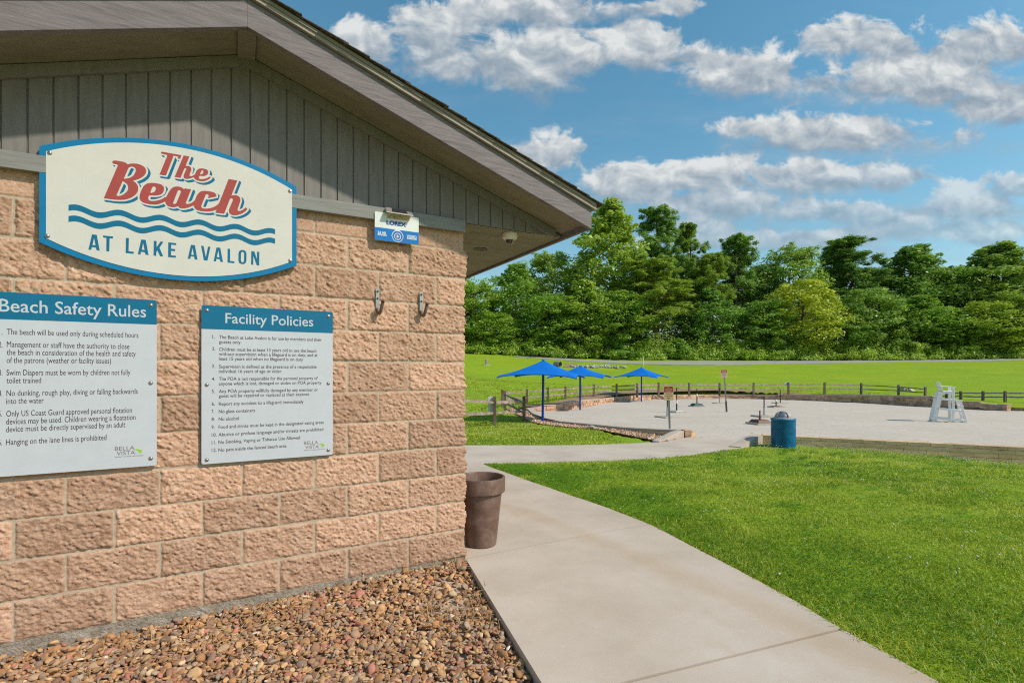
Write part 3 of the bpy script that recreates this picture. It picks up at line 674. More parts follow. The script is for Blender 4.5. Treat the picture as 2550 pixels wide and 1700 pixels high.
# ---- the small video surveillance sign with its solar lamp
MAT_CAMBLUE = M_plain('surveillance_blue', (0.0, 0.155, 0.50), 0.35)
MAT_CAMNAVY = M_plain('surveillance_navy', (0.0, 0.05, 0.30), 0.35)
MAT_CAMWHITE = M_plain('surveillance_white', (0.66, 0.70, 0.66), 0.35)
MAT_SOLAR = M_plain('solar_housing', (0.30, 0.27, 0.25), 0.4, 0.3)
MAT_CELL = M_plain('solar_cell', (0.03, 0.03, 0.035), 0.15)
MAT_RUST = M_noise('stained_plastic', [(0.3, (0.32, 0.17, 0.06)), (0.6, (0.55, 0.47, 0.32))], 40, 4, 0.6)
cu_, cz_ = 0.4985, 2.320
vs = on_wall('surveillance_sign', cu_, 0, cz_, 'small blue and white video surveillance sign with a solar lamp on top', 'sign')
MB().prism(rounded(-0.150, 0.150, -0.093, 0.094, 0.008), 'y', -0.058, -0.054).build('panel', MAT_CAMWHITE, vs)
bl = [q for q in rounded(-0.150, 0.150, -0.093, 0.094, 0.008) if q[1] < -0.05]
notch = [(0.150, -0.009), (0.024, -0.009), (0.020, -0.014), (-0.016, -0.014), (-0.020, -0.009), (-0.150, -0.009)]
MB().prism(notch + bl, 'y', -0.0586, -0.058).build('blue_field', MAT_CAMBLUE, vs)
mesh_part('maker_lettering', text_shape([(t, cu_ - u, wd, z - cz_, cap) for t, u, wd, z, cap in CAMA], -0.0583, 0.0006, bold=0.0020), MAT_CAMNAVY, vs)
for half in (CAMB[:2], CAMB[2:]): mesh_part('warning_lettering', text_shape([(t, cu_ - u, wd, z - cz_, cap) for t, u, wd, z, cap in half], -0.0589, 0.0006, bold=0.0007), MAT_CAMWHITE, vs)
def ring(cx, cz, r0, r1, y, a0=0, a1=360, n=48):
    o = [(cx + r1 * math.cos(R(a0 + (a1 - a0) * k / n)), cz + r1 * math.sin(R(a0 + (a1 - a0) * k / n))) for k in range(n + 1)]
    i = [(cx + r0 * math.cos(R(a0 + (a1 - a0) * k / n)), cz + r0 * math.sin(R(a0 + (a1 - a0) * k / n))) for k in range(n + 1)]
    return o, i
em = MB()
for (r0, r1, a0, a1) in ((0.036, 0.0405, 172, 8 + 360 - 360), (0.034, 0.0375, 188, 352), (0.019, 0.0235, 0, 360), (0.0, 0.0075, 0, 360)):
    if r0 == 0.036: a0, a1 = -6, 186
    o, i = ring(0.002, -0.054, max(r0, 1e-4), r1, 0, a0, a1)
    n = len(o)
    v = [(p[0], -0.0592, p[1]) for p in o] + [(p[0], -0.0592, p[1]) for p in i]
    em.add(v, [[k, k + 1, n + k + 1, n + k] for k in range(n - 1)])
for k in range(8):
    a = R(45 * k); cx, cz = 0.002 + 0.0135 * math.cos(a), -0.054 + 0.0135 * math.sin(a)
    v = [(cx + 0.0024 * math.cos(R(60 * j)), -0.0592, cz + 0.0024 * math.sin(R(60 * j))) for j in range(6)]
    em.add(v, [list(range(6))])
em.build('camera_emblem', MAT_CAMWHITE, vs)
MB().prism(ring(0.002, -0.054, 0.0, 0.0190, 0)[0][:-1], 'y', -0.0589, -0.0586).build('emblem_disc', MAT_CAMNAVY, vs)
MB().hexa([(-0.085, -0.105, 0.082), (0.100, -0.105, 0.082), (0.100, -0.060, 0.100), (-0.085, -0.060, 0.100), (-0.085, -0.105, 0.088), (0.100, -0.105, 0.088), (0.096, -0.060, 0.132), (-0.081, -0.060, 0.132)]).build('solar_housing', MAT_SOLAR, vs, bevel=0.002)
MB().hexa([(-0.045, -0.0965, 0.0975), (0.062, -0.0965, 0.0975), (0.055, -0.0665, 0.1265), (-0.038, -0.0665, 0.1265), (-0.045, -0.0985, 0.0990), (0.062, -0.0985, 0.0990), (0.055, -0.0685, 0.1280), (-0.038, -0.0685, 0.1280)]).build('solar_cell', MAT_CELL, vs)
MB().box(-0.070, 0.085, -0.0585, -0.0581, 0.060, 0.084).build('bracket_plate', MAT_RUST, vs)
MB().box(-0.05, 0.05, -0.054, -0.0505, 0.06, 0.08).build('mount', MAT_SOLAR, vs)
MB().box(-0.05, 0.05, -0.054, -0.010, -0.06, -0.04).build('spacer', MAT_SOLAR, vs)

# ---- towel hooks
MAT_HOOK = M_plain('hook_grey', (0.36, 0.36, 0.34), 0.45, 0.4)
MAT_HOOKARM = M_plain('hook_arm', (0.16, 0.115, 0.09), 0.5, 0.2)
MAT_CAP = M_plain('hook_cap', (0.02, 0.015, 0.015), 0.6)
MAT_BLUEBOLT = M_plain('blue_screw', (0.015, 0.06, 0.14), 0.4, 0.4)
def hook(u, z, label):
    t = on_wall('towel_hook', u, 0, z, label, 'hook', 'grey hooks on the block wall')
    MB().prism(rounded(-0.012, 0.012, -0.085, 0.055, 0.011), 'y', -0.024, -0.018).build('back_plate', MAT_HOOK, t, bevel=0.001)
    pts = [(0, -0.021, -0.080), (0.002, -0.030, -0.108), (0.006, -0.046, -0.117), (0.010, -0.062, -0.106), (0.014, -0.074, -0.080), (0.019, -0.083, -0.048)]
    m = MB(); m.tube(pts, 0.0105, 10); m.build('hook_arm', MAT_HOOKARM, t, smooth=True)
    m = MB(); m.tube([(0.019, -0.083, -0.048), (0.021, -0.086, -0.036)], 0.0115, 10); m.build('end_cap', MAT_CAP, t, smooth=True)
    for dz in (0.033, -0.014):
        m = MB(); m.tube([(0, -0.024, dz), (0, -0.028, dz)], 0.0065, 10); m.build('screw', MAT_BLUEBOLT, t)
    MB().box(-0.008, 0.008, -0.018, -0.001, -0.03, 0.03).build('spacer', MAT_HOOK, t)
hook(0.622, 1.858, 'grey metal towel hook on the wall, nearer the policy notice')
hook(0.318, 1.858, 'grey metal towel hook on the wall, nearer the building corner')

# ---- small block and hook on the side wall
MAT_WOODBLK = M_noise('stained_wood_block', [(0.3, (0.30, 0.13, 0.07)), (0.7, (0.42, 0.21, 0.12))], 20, 4, 0.7)
bk = on_wall('hook_block', 0, -0.34, 2.02, 'small reddish wooden block with a white hook, on the side wall under the eave', 'hook')
MB().box(0.010, 0.070, -0.05, 0.05, -0.065, 0.065).build('wood_block', MAT_WOODBLK, bk, bevel=0.003)
m = MB(); m.tube([(0.055, 0, -0.066), (0.060, 0, -0.085), (0.078, 0, -0.096), (0.098, 0, -0.086), (0.106, 0, -0.062)], 0.006, 8); m.build('hook_arm', MAT_CAMWHITE, bk, smooth=True)

# ---- dome camera and recessed lamps in the eave soffit
MAT_CAMBODY = M_plain('camera_white', (0.66, 0.62, 0.55), 0.4)
MAT_GLASS = M_plain('smoked_dome', (0.03, 0.025, 0.02), 0.06, spec=0.9)
dc = empty('dome_camera', (-0.0175, 4.01, ZE), BA, 'white dome security camera hanging under the eave soffit', 'camera')
MB().lathe([(0.060, -0.0005), (0.061, -0.026), (0.058, -0.036), (0.046, -0.045), (0.040, -0.046)], 36).build('housing', MAT_CAMBODY, dc, smooth=True)
MB().lathe([(0.034, -0.0455)] + [(0.034 * math.cos(R(a)), -0.047 - 0.036 * math.sin(R(a))) for a in range(0, 91, 10)], 28).build('dome_window', MAT_GLASS, dc, smooth=True)
MB().lathe([(0.034, -0.046), (0.040, -0.046), (0.0395, -0.052), (0.0345, -0.052)], 28).build('dome_ring', MAT_CAMBODY, dc, smooth=True)
m = MB()
for k in range(18):      # white wiper strip round the front of the dome
    pass
m.tube([(0.012 + 0.034 * 0.0, -0.0345 * math.cos(R(a)), -0.047 - 0.0372 * math.sin(R(a))) for a in range(0, 91, 10)], 0.0022, 6); m.build('dome_strip', MAT_CAMBODY, dc)
MAT_RECESS = M_plain('lamp_recess_shade', (0.022, 0.014, 0.008), 0.5)
MAT_CANTRIM = M_plain('lamp_trim', (0.05, 0.035, 0.022), 0.5)
for i, (x, y, lab) in enumerate(((-0.281, 4.512, 'round recessed lamp in the eave soffit, nearer the dome camera'), (-0.475, 4.905, 'round recessed lamp in the eave soffit, half hidden by the wall corner'))):
    t = empty('recessed_lamp', (x, y, ZE), BA, lab, 'ceiling light', 'recessed lamps in the eave soffit')
    MB().lathe([(0.062, -0.0004), (0.062, -0.004), (0.054, -0.005), (0.052, -0.003)], 32).build('trim_ring', MAT_CANTRIM, t, smooth=True)
    MB().lathe([(0.053, -0.0012), (0.0, -0.0012)], 32).build('recess_shade', MAT_RECESS, t)  # flat near-black disc stands in for the shade inside the recess

# ---- plant pot by the corner
MAT_POT = M_noise('brown_plastic_pot', [(0.3, (0.10, 0.056, 0.040)), (0.52, (0.155, 0.095, 0.072)), (0.72, (0.24, 0.17, 0.14)), (0.9, (0.33, 0.26, 0.22))], 9, 7, 0.5, bstr=0.12, bdist=0.003, nrough=0.7)
MAT_SOIL = M_noise('dark_soil', [(0.3, (0.012, 0.009, 0.007)), (0.7, (0.05, 0.04, 0.03))], 60, 5, 0.95, bstr=0.8)
pot = empty('plant_pot', (-0.243, 4.0, -0.003), 0, 'tall brown plastic planter pot standing beside the wall corner', 'planter')
MB().lathe([(0.110, 0.002), (0.119, 0.008), (0.121, 0.02), (0.162, 0.40), (0.163, 0.416), (0.183, 0.418), (0.188, 0.424), (0.190, 0.525), (0.186, 0.535), (0.172, 0.535), (0.168, 0.528), (0.163, 0.47), (0.160, 0.462)], 48).build('pot', MAT_POT, pot, smooth=True)
MB().lathe([(0.1605, 0.465), (0.05, 0.470), (0.0, 0.472)], 32).build('soil', MAT_SOIL, pot)

# ------------------------------------------------------------------ terrain
FD = 1266.126 * 2352 / 2550; CXD = 1176.0; HYD = 922.36 * 2352 / 2550     # the photograph's focal length, centre and horizon, for reading distances off it
def sand_z(x, y):
    t = np.log1p(np.exp(np.clip((np.asarray(x, float) - 17) / 3.0, -30, 30))) * 3.0
    return -0.272 - 0.019 * np.asarray(y, float) - 0.016 * t
def ray(px, py): return (px - CXD) / FD, (HYD - py) / FD
def at(px, py, Y):
    a, b = ray(px, py); return Vector((a * Y, Y, CAM_H + b * Y))
def on(px, py, zfun, y0=1.5, y1=140):
    """where the sight line meets a surface"""
    a, b = ray(px, py)
    ys = np.linspace(y0, y1, 6000)
    dz = CAM_H + b * ys - zfun(a * ys, ys)
    k = np.nonzero((dz[:-1] > 0) & (dz[1:] <= 0))[0]
    if not len(k): raise ValueError('no hit %s %s' % (px, py))
    i = k[0]; t = dz[i] / (dz[i] - dz[i + 1]); y = ys[i] + t * (ys[i + 1] - ys[i])
    return Vector((a * y, y, float(zfun(np.array(a * y), np.array(y)))))

CTRL = []
for x in (-14, -6, 0, 6, 12):
    for y, z in ((-12, 0.0), (-4, 0.0), (1, 0.0), (3.9, 0.0), (6, -0.10), (8, -0.27), (9.5, -0.40), (12.3, -0.51)):
        if x == 12 and y > 6: z -= 0.085 * (y - 6) ** 0.7
        CTRL.append((x, y, z))
for y, z in ((16, -0.60), (20, -0.69), (25, -0.72)):
    CTRL += [(-14, y, z + .1), (-6, y, z), (0, y, z)]
CTRL += [(30, 2, -0.6), (30, 12, -1.2), (60, 5, -1.6), (60, 20, -2.0), (110, 30, -2.2), (-40, 0, 0.3), (-40, 30, 0.2), (10, 20, -0.85), (20, 24, -1.1), (30, 30, -1.3)]
# foot of the fence behind the beach, then the field rising to the road below the wood
for px, py, Y in ((1154, 933.7, 28.5), (1240, 925, 31), (1316, 915, 34.7), (1416, 908, 39), (1512, 903, 43), (1672, 903, 45), (1811, 903.7, 46), (1978, 905.4, 46), (2125, 909, 43), (2207, 916, 40), (2308, 922.6, 38)):
    CTRL.append(tuple(at(px, py, Y)))
for px, py, Y in ((1065, 815, 75), (900, 812, 75), (1361, 829.5, 75), (1600, 831, 75), (1850, 831.5, 76), (2100, 829.5, 77), (2352, 825, 78), (2700, 822, 80)):
    p = at(px, py, Y); CTRL += [tuple(p), (p.x * 1.1, 88, p.z + 1.0), (p.x * 1.3, 120, p.z + 4), (p.x * 2.6, 320, p.z + 14)]
for px, py, Y in ((1066, 872, 45), (1200, 868, 55), (1450, 862, 62), (1700, 866, 60), (1950, 868, 60), (2200, 868, 58), (2352, 870, 56)):
    CTRL.append(tuple(at(px, py, Y)))
CTRL += [tuple(at(2352, 1070, 11.6)), tuple(at(2128, 1051.6, 11.75)), tuple(at(1930, 1036, 11.9)), (15.0, 11.2, -0.95)]
CTRL = np.array(CTRL, float)
def tps(r2): return 0.5 * r2 * np.log(r2 + 1e-9)
_n = len(CTRL); _c = CTRL[:, :2] / 20.0
_K = tps(((_c[:, None] - _c[None]) ** 2).sum(-1)) + np.eye(_n) * 0.002
_P = np.c_[np.ones(_n), _c]
_S = np.linalg.solve(np.block([[_K, _P], [_P.T, np.zeros((3, 3))]]), np.r_[CTRL[:, 2], 0, 0, 0])
def base_z(x, y):
    x = np.asarray(x, float); y = np.asarray(y, float); sh_ = np.broadcast(x, y).shape
    q = np.stack([np.broadcast_to(x, sh_).ravel(), np.broadcast_to(y, sh_).ravel()], 1) / 20.0
    o = np.empty(len(q))
    for i in range(0, len(q), 20000):
        b = q[i:i + 20000]
        o[i:i + 20000] = tps(((b[:, None] - _c[None]) ** 2).sum(-1)) @ _S[:_n] + _S[_n] + b @ _S[_n + 1:]
    o = o.reshape(sh_)
    # the paved ground by the building is level
    k = np.clip((np.broadcast_to(y, sh_) - 3.9) / 1.2, 0, 1) * 1.0
    k = np.where(np.broadcast_to(y, sh_) < -2, 1, k)
    return o * k if sh_ else float(o) * float(k)
def gp(px, py): return on(px, py, lambda x, y: base_z(x, y))
def sp(px, py): return on(px, py, sand_z, 5, 120)

def inside(poly, x, y):
    x = np.asarray(x); y = np.asarray(y); r = np.zeros(x.shape, bool)
    for i in range(len(poly)):
        x1, y1 = poly[i][:2]; x2, y2 = poly[(i + 1) % len(poly)][:2]
        if y1 == y2: continue
        c = (y >= min(y1, y2)) & (y < max(y1, y2))
        r ^= c & (x < x1 + (y - y1) * (x2 - x1) / (y2 - y1))
    return r
def seg_dist(poly, x, y, closed=True):
    d = np.full(np.shape(x), 1e9)
    n = len(poly)
    for i in range(n if closed else n - 1):
        ax, ay = poly[i][:2]; bx, by = poly[(i + 1) % n][:2]
        L = (bx - ax) ** 2 + (by - ay) ** 2 + 1e-12
        t = np.clip(((x - ax) * (bx - ax) + (y - ay) * (by - ay)) / L, 0, 1)
        d = np.minimum(d, np.hypot(x - ax - t * (bx - ax), y - ay - t * (by - ay)))
    return d
def smooth_line(pts, n=6):
    """Catmull-Rom through 2-d or 3-d points"""
    P = [Vector(p) for p in pts]; o = []
    for i in range(len(P) - 1):
        a, b, c, d = P[max(i - 1, 0)], P[i], P[i + 1], P[min(i + 2, len(P) - 1)]
        for k in range(n):
            t = k / n
            o.append(0.5 * ((2 * b) + (c - a) * t + (2 * a - 5 * b + 4 * c - d) * t * t + (3 * b - a - 3 * c + d) * t ** 3))
    return o + [P[-1]]

# ---- plan outlines (all in metres)
# beach: foot of the curved back wall, left to right
BACK = [sp(1210, 945), sp(1262, 943.5), sp(1315.6, 940), sp(1397, 924.3), sp(1463, 919), sp(1519.5, 916.6), sp(1632.6, 914.4), sp(1770, 917), sp(1937, 923.3), sp(2104.5, 932.5), sp(2312.7, 944.2)]
# front left border, from the pier at the ramp to the foot of the back wall
PIER = at(1584, 1010, 14.5)
LEFTB_TOP = [at(1584, 988, PIER.y), at(1460, 983, 16.3), at(1379, 976, 18.0), at(1290, 967.5, 20.0), at(1249, 963.0, 22.0), at(1228, 953, 24.5), at(1212, 938, BACK[0].y)]
LEFTB = [Vector((p.x, p.y, 0)) for p in LEFTB_TOP]
RAMP_R = gp(1752, 1019)                  # right-hand cheek, wall end
FR0 = RAMP_R.copy(); FR1 = at(2352, 1070, 11.6)
frd = (FR1 - FR0).normalized()
FR2 = FR1 + frd * 5.0
BACKTOP = smooth_line([(p.x, p.y, 0) for p in BACK], 6)
SANDPOLY = [(p.x, p.y) for p in ([PIER] + LEFTB[1:-1] + BACKTOP)] + [(70, 40), (70, -2), (FR2.x + 6, FR2.y - 3)] + [(FR2.x, FR2.y), (FR1.x, FR1.y), (FR0.x, FR0.y)]
# walk beside the building
g = gp
JN = lambda a, b: (g(*a), g(*b))
wl = [Vector((0.46, 1.15, 0)), g(1240, 1568), g(1067, 1283)]
side = [Bp(-0.03, -t, 0) for t in (0.05, 1.0, 2.2, 3.4, 4.6, 5.8, 7.6)]
jl2 = g(1430, 1568); jr2 = g(1937, 1443)
ext = (jl2 - jr2).normalized()
# joint 2 carried on to the left edge line
def meet(p, d, q, e):
    den = d.x * e.y - d.y * e.x; t = ((q.x - p.x) * e.y - (q.y - p.y) * e.x) / den
    return p + d * t
el0 = g(1240, 1568); el1 = g(1067, 1283); eld = (el1 - el0).normalized()
J2L = meet(jr2, ext, el0, eld)
WALK_A = [J2L - eld * 1.9, Vector((2.38, 0.35, 0)), Vector((2.16, 1.4, 0)), g(2168, 1568), g(2054, 1505), jr2, J2L]
J1L = el1; J1R = g(1494, 1203)
WALK_B = [J2L, jr2, g(1830, 1378), g(1700, 1308), g(1590, 1252), J1R, J1L]
J3R = g(1226, 1107); J3L = side[2]
WALK_C = [J1L, J1R, g(1400, 1166), g(1310, 1136), J3R, J3L, side[0]]
J4R = g(1108, 1064); J4L = side[5]
WALK_D = [J3L, J3R, g(1160, 1083), J4R, J4L]
# path across to the beach
TOEL, TOER = g(1514, 1015), g(1701, 1028)
MOUTHL, MOUTHR = Vector((PIER.x, PIER.y, 0)), Vector((FR0.x, FR0.y, 0))
PATH = [J4L, J4R, g(1250, 1060), g(1400, 1057), g(1480, 1053), g(1550, 1047), g(1640, 1037), TOER, MOUTHR, MOUTHL, TOEL, g(1440, 1018), g(1380, 1020.5), g(1300, 1022), g(1180, 1022), g(1062, 1022), g(900, 1022) + Vector((0, 0.0, 0)), g(880, 1065)]
WALKS = [WALK_A, WALK_B, WALK_C, WALK_D, PATH]
PAVED = [[(p.x, p.y) for p in w] for w in WALKS]
# pebble bed at the foot of the gable wall
BED = [Bp(4.2, 0.0, 0), Bp(-0.01, 0.0, 0), el1 + Vector((0.004, 0, 0)), el0, J2L - eld * 1.9, Vector((0.6, -1.2, 0)), Vector((-4.5, -1.2, 0))]
BEDP = [(p.x, p.y) for p in BED]
# pebble bed between lawn and beach border
b_lawn = [g(1160, 936), g(1172, 944), g(1202, 960), g(1215, 967), g(1240, 974), g(1300, 981), g(1379, 987), g(1440, 1000), g(1512, 1014)]
BED2 = [(p.x, p.y) for p in b_lawn] + [(TOEL.x, TOEL.y), (PIER.x - 0.1, PIER.y - .1)] + [(p.x, p.y) for p in LEFTB[1:]] + [(BACK[0].x - .3, BACK[0].y + 1.2)]

def offset_line(pts, d):
    o = []
    for i, p in enumerate(pts):
        t = (pts[min(i + 1, len(pts) - 1)] - pts[max(i - 1, 0)]); t = Vector((t.x, t.y)).normalized()
        o.append((p.x - t.y * d, p.y + t.x * d))
    return o
BED3 = offset_line(BACKTOP, 0.1) + offset_line(BACKTOP, 1.9)[::-1]
WALK_ALL = [(p.x, p.y) for p in ([J2L - eld * 1.9] + WALK_A[1:6] + WALK_B[2:6] + WALK_C[2:5] + WALK_D[2:5] + [J3L, side[0], J1L])]
def lawn_z(x, y):
    x = np.asarray(x, float); y = np.asarray(y, float)
    z = base_z(x, y) - 0.02 + 0.05 * np.exp(-(seg_dist([(FR0.x, FR0.y), (FR2.x, FR2.y)], x, y, False) / 0.7) ** 2)
    z = np.where(inside(SANDPOLY, x, y), np.minimum(z, sand_z(x, y)) - 0.35, z)
    pv = np.zeros(x.shape, bool)
    for p in (WALK_ALL, PAVED[4]): pv |= inside(p, x, y) & (seg_dist(p, x, y) > 0.1)
    z = np.where(pv, z - 0.06, z)
    z = np.where(inside(BEDP, x, y), z - 0.20, z)
    z = np.where(inside(BED2, x, y) | inside(BED3, x, y), z - 0.25, z)
    z = np.where((seg_dist(BACKTOP, x, y, False) < 0.5), sand_z(x, y) - 0.35, z)
    return z

def m_lawn():
    m, T = new_mat('lawn')
    co = T.n('ShaderNodeTexCoord').outputs['Object']
    fine = T.noise(T.vmath('MULTIPLY', co, (1, 0.55, 1)), 9.0, 8, 0.75)
    big = T.noise(co, 0.16, 5, 0.6)
    mid = T.noise(co, 1.1, 5, 0.6)
    mow = T.noise(T.vmath('MULTIPLY', co, (0.25, 2.2, 1)), 0.5, 3, 0.5)
    c = T.ramp(fine, [(0.30, (0.095, 0.185, 0.008)), (0.48, (0.185, 0.30, 0.012)), (0.62, (0.25, 0.36, 0.018)), (0.78, (0.36, 0.44, 0.06))])
    c = T.mixc(T.math('MULTIPLY', T.sstep(big, 0.38, 0.7), 0.5), c, (0.27, 0.345, 0.012))
    c = T.mixc(T.math('MULTIPLY', T.sstep(mow, 0.5, 0.72), 0.45), c, (0.33, 0.385, 0.03))
    c = T.mixc(T.math('MULTIPLY', T.sstep(mid, 0.55, 0.75), 0.30), c, (0.11, 0.21, 0.008))
    sp_ = T.n('ShaderNodeTexVoronoi', ins={'Scale': 5.5, 'Vector': co}).outputs['Distance']
    fl = T.math('MULTIPLY', T.math('LESS_THAN', sp_, 0.085), T.sstep(T.noise(co, 0.35, 3, 0.5), 0.47, 0.6))
    c = T.mixc(T.math('MULTIPLY', fl, 0.6), c, (0.55, 0.55, 0.40))
    finish(T, c, 0.9, T.math('ADD', fine, T.math('MULTIPLY', mid, 0.6)), 0.8, 0.06, spec=0.15)
    return m
MAT_LAWN = m_lawn()
def build_lawn():
    xs = np.concatenate([np.arange(-90, -10, 5), np.arange(-10, -1.5, 0.4), np.arange(-1.5, 4, 0.16), np.arange(4, 44, 0.34), np.arange(44, 220, 6)])
    ys = np.concatenate([np.arange(-14, 0, 1.0), np.arange(0, 12, 0.16), np.arange(12, 56, 0.34), np.arange(56, 104, 1.2), np.arange(104, 330, 12)])
    X, Y = np.meshgrid(xs, ys)
    Z = lawn_z(X, Y)
    Z = Z + (fbm(X * 0.5, Y * 0.5, 3, 3) - 0.5) * 0.10 * np.clip((Y - 9) / 20, 0, 1)
    Z = Z + (fbm(X * 2.2, Y * 2.2, 8, 2) - 0.5) * 0.035 * np.clip((Y - 2) / 3, 0, 1) * np.clip((X - 0) / 1.5, 0, 1)
    idx = np.arange(X.size).reshape(X.shape)
    f = np.stack([idx[:-1, :-1], idx[:-1, 1:], idx[1:, 1:], idx[1:, :-1]], -1).reshape(-1, 4)
    o = np_mesh('lawn', np.stack([X, Y, Z], -1).reshape(-1, 3), f, MAT_LAWN, None, True)
    tag(o, kind='structure', label='mown green lawn rising from the walk to the wood', cat='lawn')
build_lawn()

def sheet(poly, zfun, step, thick=0.0, inset=0.0):
    """a flat piece of ground following zfun inside a plan polygon; returns verts, faces"""
    P = [Vector((p[0], p[1])) for p in poly]
    if inset:
        n = len(P); Q = []
        ar = sum(P[i].x * P[(i + 1) % n].y - P[(i + 1) % n].x * P[i].y for i in range(n))
        s = 1 if ar > 0 else -1
        for i in range(n):
            e0 = (P[i] - P[i - 1]).normalized(); e1 = (P[(i + 1) % n] - P[i]).normalized()
            nn = (Vector((-e0.y, e0.x)) + Vector((-e1.y, e1.x)))
            if nn.length > 1e-6: nn.normalize()
            Q.append(P[i] + nn * s * inset)
        P = Q
    B = []
    for i in range(len(P)):
        a, b = P[i], P[(i + 1) % len(P)]; k = max(1, int((b - a).length / step))
        for j in range(k): B.append(a + (b - a) * j / k)
    bx = [p.x for p in B]; by = [p.y for p in B]
    gx, gy = np.meshgrid(np.arange(min(bx), max(bx), step), np.arange(min(by), max(by), step))
    gx = gx.ravel(); gy = gy.ravel()
    ok = inside(B, gx, gy) & (seg_dist(B, gx, gy) > step * 0.35)
    pts = B + [Vector((x, y)) for x, y in zip(gx[ok], gy[ok])]
    n = len(B)
    v, e, f, *_ = delaunay_2d_cdt(pts, [(i, (i + 1) % n) for i in range(n)], [], 1, 1e-6)
    vx = np.array([p.x for p in v]); vy = np.array([p.y for p in v]); vz = zfun(vx, vy)
    V = list(zip(vx, vy, vz)); Fs = [list(q) for q in f]
    if thick:
        m0 = len(V); bz = zfun(np.array(bx), np.array(by))
        # rim: top ring again, then the lower ring
        V += list(zip(bx, by, bz)) + list(zip(bx, by, bz - thick))
        Fs += [[m0 + i, m0 + (i + 1) % n, m0 + n + (i + 1) % n, m0 + n + i] for i in range(n)]
    return V, Fs

def m_concrete():
    m, T = new_mat('walk_concrete')
    co = T.n('ShaderNodeTexCoord').outputs['Object']
    a = T.noise(co, 1.3, 6, 0.6); b = T.noise(co, 5.0, 6, 0.65); f = T.noise(co, 140, 3, 0.7)
    c = T.ramp(a, [(0.3, (0.43, 0.36, 0.29)), (0.55, (0.50, 0.425, 0.355)), (0.75, (0.54, 0.475, 0.41))])
    c = T.mixc(T.math('MULTIPLY', T.sstep(b, 0.52, 0.75), 0.35), c, (0.43, 0.33, 0.22))
    # water-worn pale streaks and a rusty run across the slab
    st = T.noise(T.vmath('MULTIPLY', co, (1.0, 1.2, 1)), 2.2, 7, 0.7, 1.2)
    c = T.mixc(T.math('MULTIPLY', T.sstep(st, 0.56, 0.70), 0.38), c, (0.53, 0.51, 0.47))
    sx = T.n('ShaderNodeSeparateXYZ', ins={0: co})
    run = T.math('ABSOLUTE', T.math('SUBTRACT', T.math('ADD', sx.outputs[0], T.math('MULTIPLY', sx.outputs[1], 0.62)), T.math('ADD', 3.05, T.math('MULTIPLY', T.noise(co, 1.5, 3), 0.35))))
    c = T.mixc(T.math('MULTIPLY', T.sstep(run, 0.22, 0.02), 0.28), c, (0.40, 0.26, 0.13))
    fr_ = T.noise(co, 26, 5, 0.7)
    c = T.mixc(T.math('MULTIPLY', T.sstep(fr_, 0.62, 0.70), 0.5), c, (0.60, 0.58, 0.55))
    k = T.math('ADD', 0.84, T.math('MULTIPLY', f, 0.32))
    c = T.n('ShaderNodeVectorMath', operation='SCALE', ins={0: c, 3: k}).outputs[0]
    spk = T.n('ShaderNodeTexVoronoi', ins={'Scale': 38.0, 'Vector': co}).outputs['Distance']
    c = T.mixc(T.math('MULTIPLY', T.math('LESS_THAN', spk, 0.07), 0.55), c, (0.16, 0.12, 0.08))
    finish(T, c, 0.85, T.math('ADD', f, b), 0.25, 0.004, spec=0.2)
    return m
MAT_WALK = m_concrete()
def m_sand():
    m, T = new_mat('beach_sand')
    co = T.n('ShaderNodeTexCoord').outputs['Object']
    a = T.noise(co, 0.5, 6, 0.62); b = T.noise(T.vmath('MULTIPLY', co, (1.0, 0.8, 1)), 3.2, 7, 0.72)
    c = T.ramp(a, [(0.3, (0.475, 0.415, 0.35)), (0.7, (0.55, 0.485, 0.42))])
    c = T.mixc(T.math('MULTIPLY', T.sstep(b, 0.62, 0.74), 0.4), c, (0.36, 0.265, 0.18))
    deb = T.noise(T.vmath('MULTIPLY', co, (1.0, 0.55, 1)), 7.5, 6, 0.75)
    c = T.mixc(T.math('MULTIPLY', T.math('MULTIPLY', T.sstep(deb, 0.56, 0.63), T.sstep(a, 0.42, 0.56)), 0.65), c, (0.25, 0.17, 0.10))
    finish(T, c, 0.95, T.math('ADD', b, T.noise(co, 2.2, 3, 0.6)), 0.35, 0.06, spec=0.1)
    return m
MAT_SAND = m_sand()
def joined(polys, zfun, step, thick, inset):
    V, Fs = [], []
    for p in polys:
        v, f = sheet(p, zfun, step, thick, inset); o = len(V); V += v; Fs += [[i + o for i in q] for q in f]
    return V, Fs
wz = lambda x, y: base_z(x, y)
o = mesh_part('walkway', joined(PAVED[:4], wz, 0.3, 0.16, 0.0125), MAT_WALK, None)
tag(o, 'concrete walk beside the block building', 'path', kind='structure')
def path_z(x, y):
    x = np.asarray(x, float); y = np.asarray(y, float)
    k = np.clip((np.hypot(x - PIER.x, y - PIER.y) - 0.2) / 2.5, 0, 1) * np.clip((np.hypot(x - FR0.x, y - FR0.y) + .8) / 2.0, 0, 1)
    dm = seg_dist([(PIER.x, PIER.y), (FR0.x, FR0.y)], x, y, False); k = np.clip(dm / 1.6, 0, 1); k = k * k * (3 - 2 * k)
    return base_z(x, y) * k + (sand_z(x, y) + 0.012) * (1 - k)
o = mesh_part('beach_path', joined([PAVED[4]], path_z, 0.3, 0.16, 0.003), MAT_WALK, None)
tag(o, 'concrete path crossing the lawn to the beach', 'path', kind='structure')
def sand_surf(x, y):
    return sand_z(x, y) + (fbm(np.asarray(x) * 0.9, np.asarray(y) * 0.9, 31, 4) - 0.5) * 0.07
o = mesh_part('sand', sheet(SANDPOLY, sand_surf, 0.45, 0, 0.02), MAT_SAND, None)
for p in o.data.polygons: p.use_smooth = True
tag(o, 'pale sand of the swimming beach', 'sand', kind='structure')
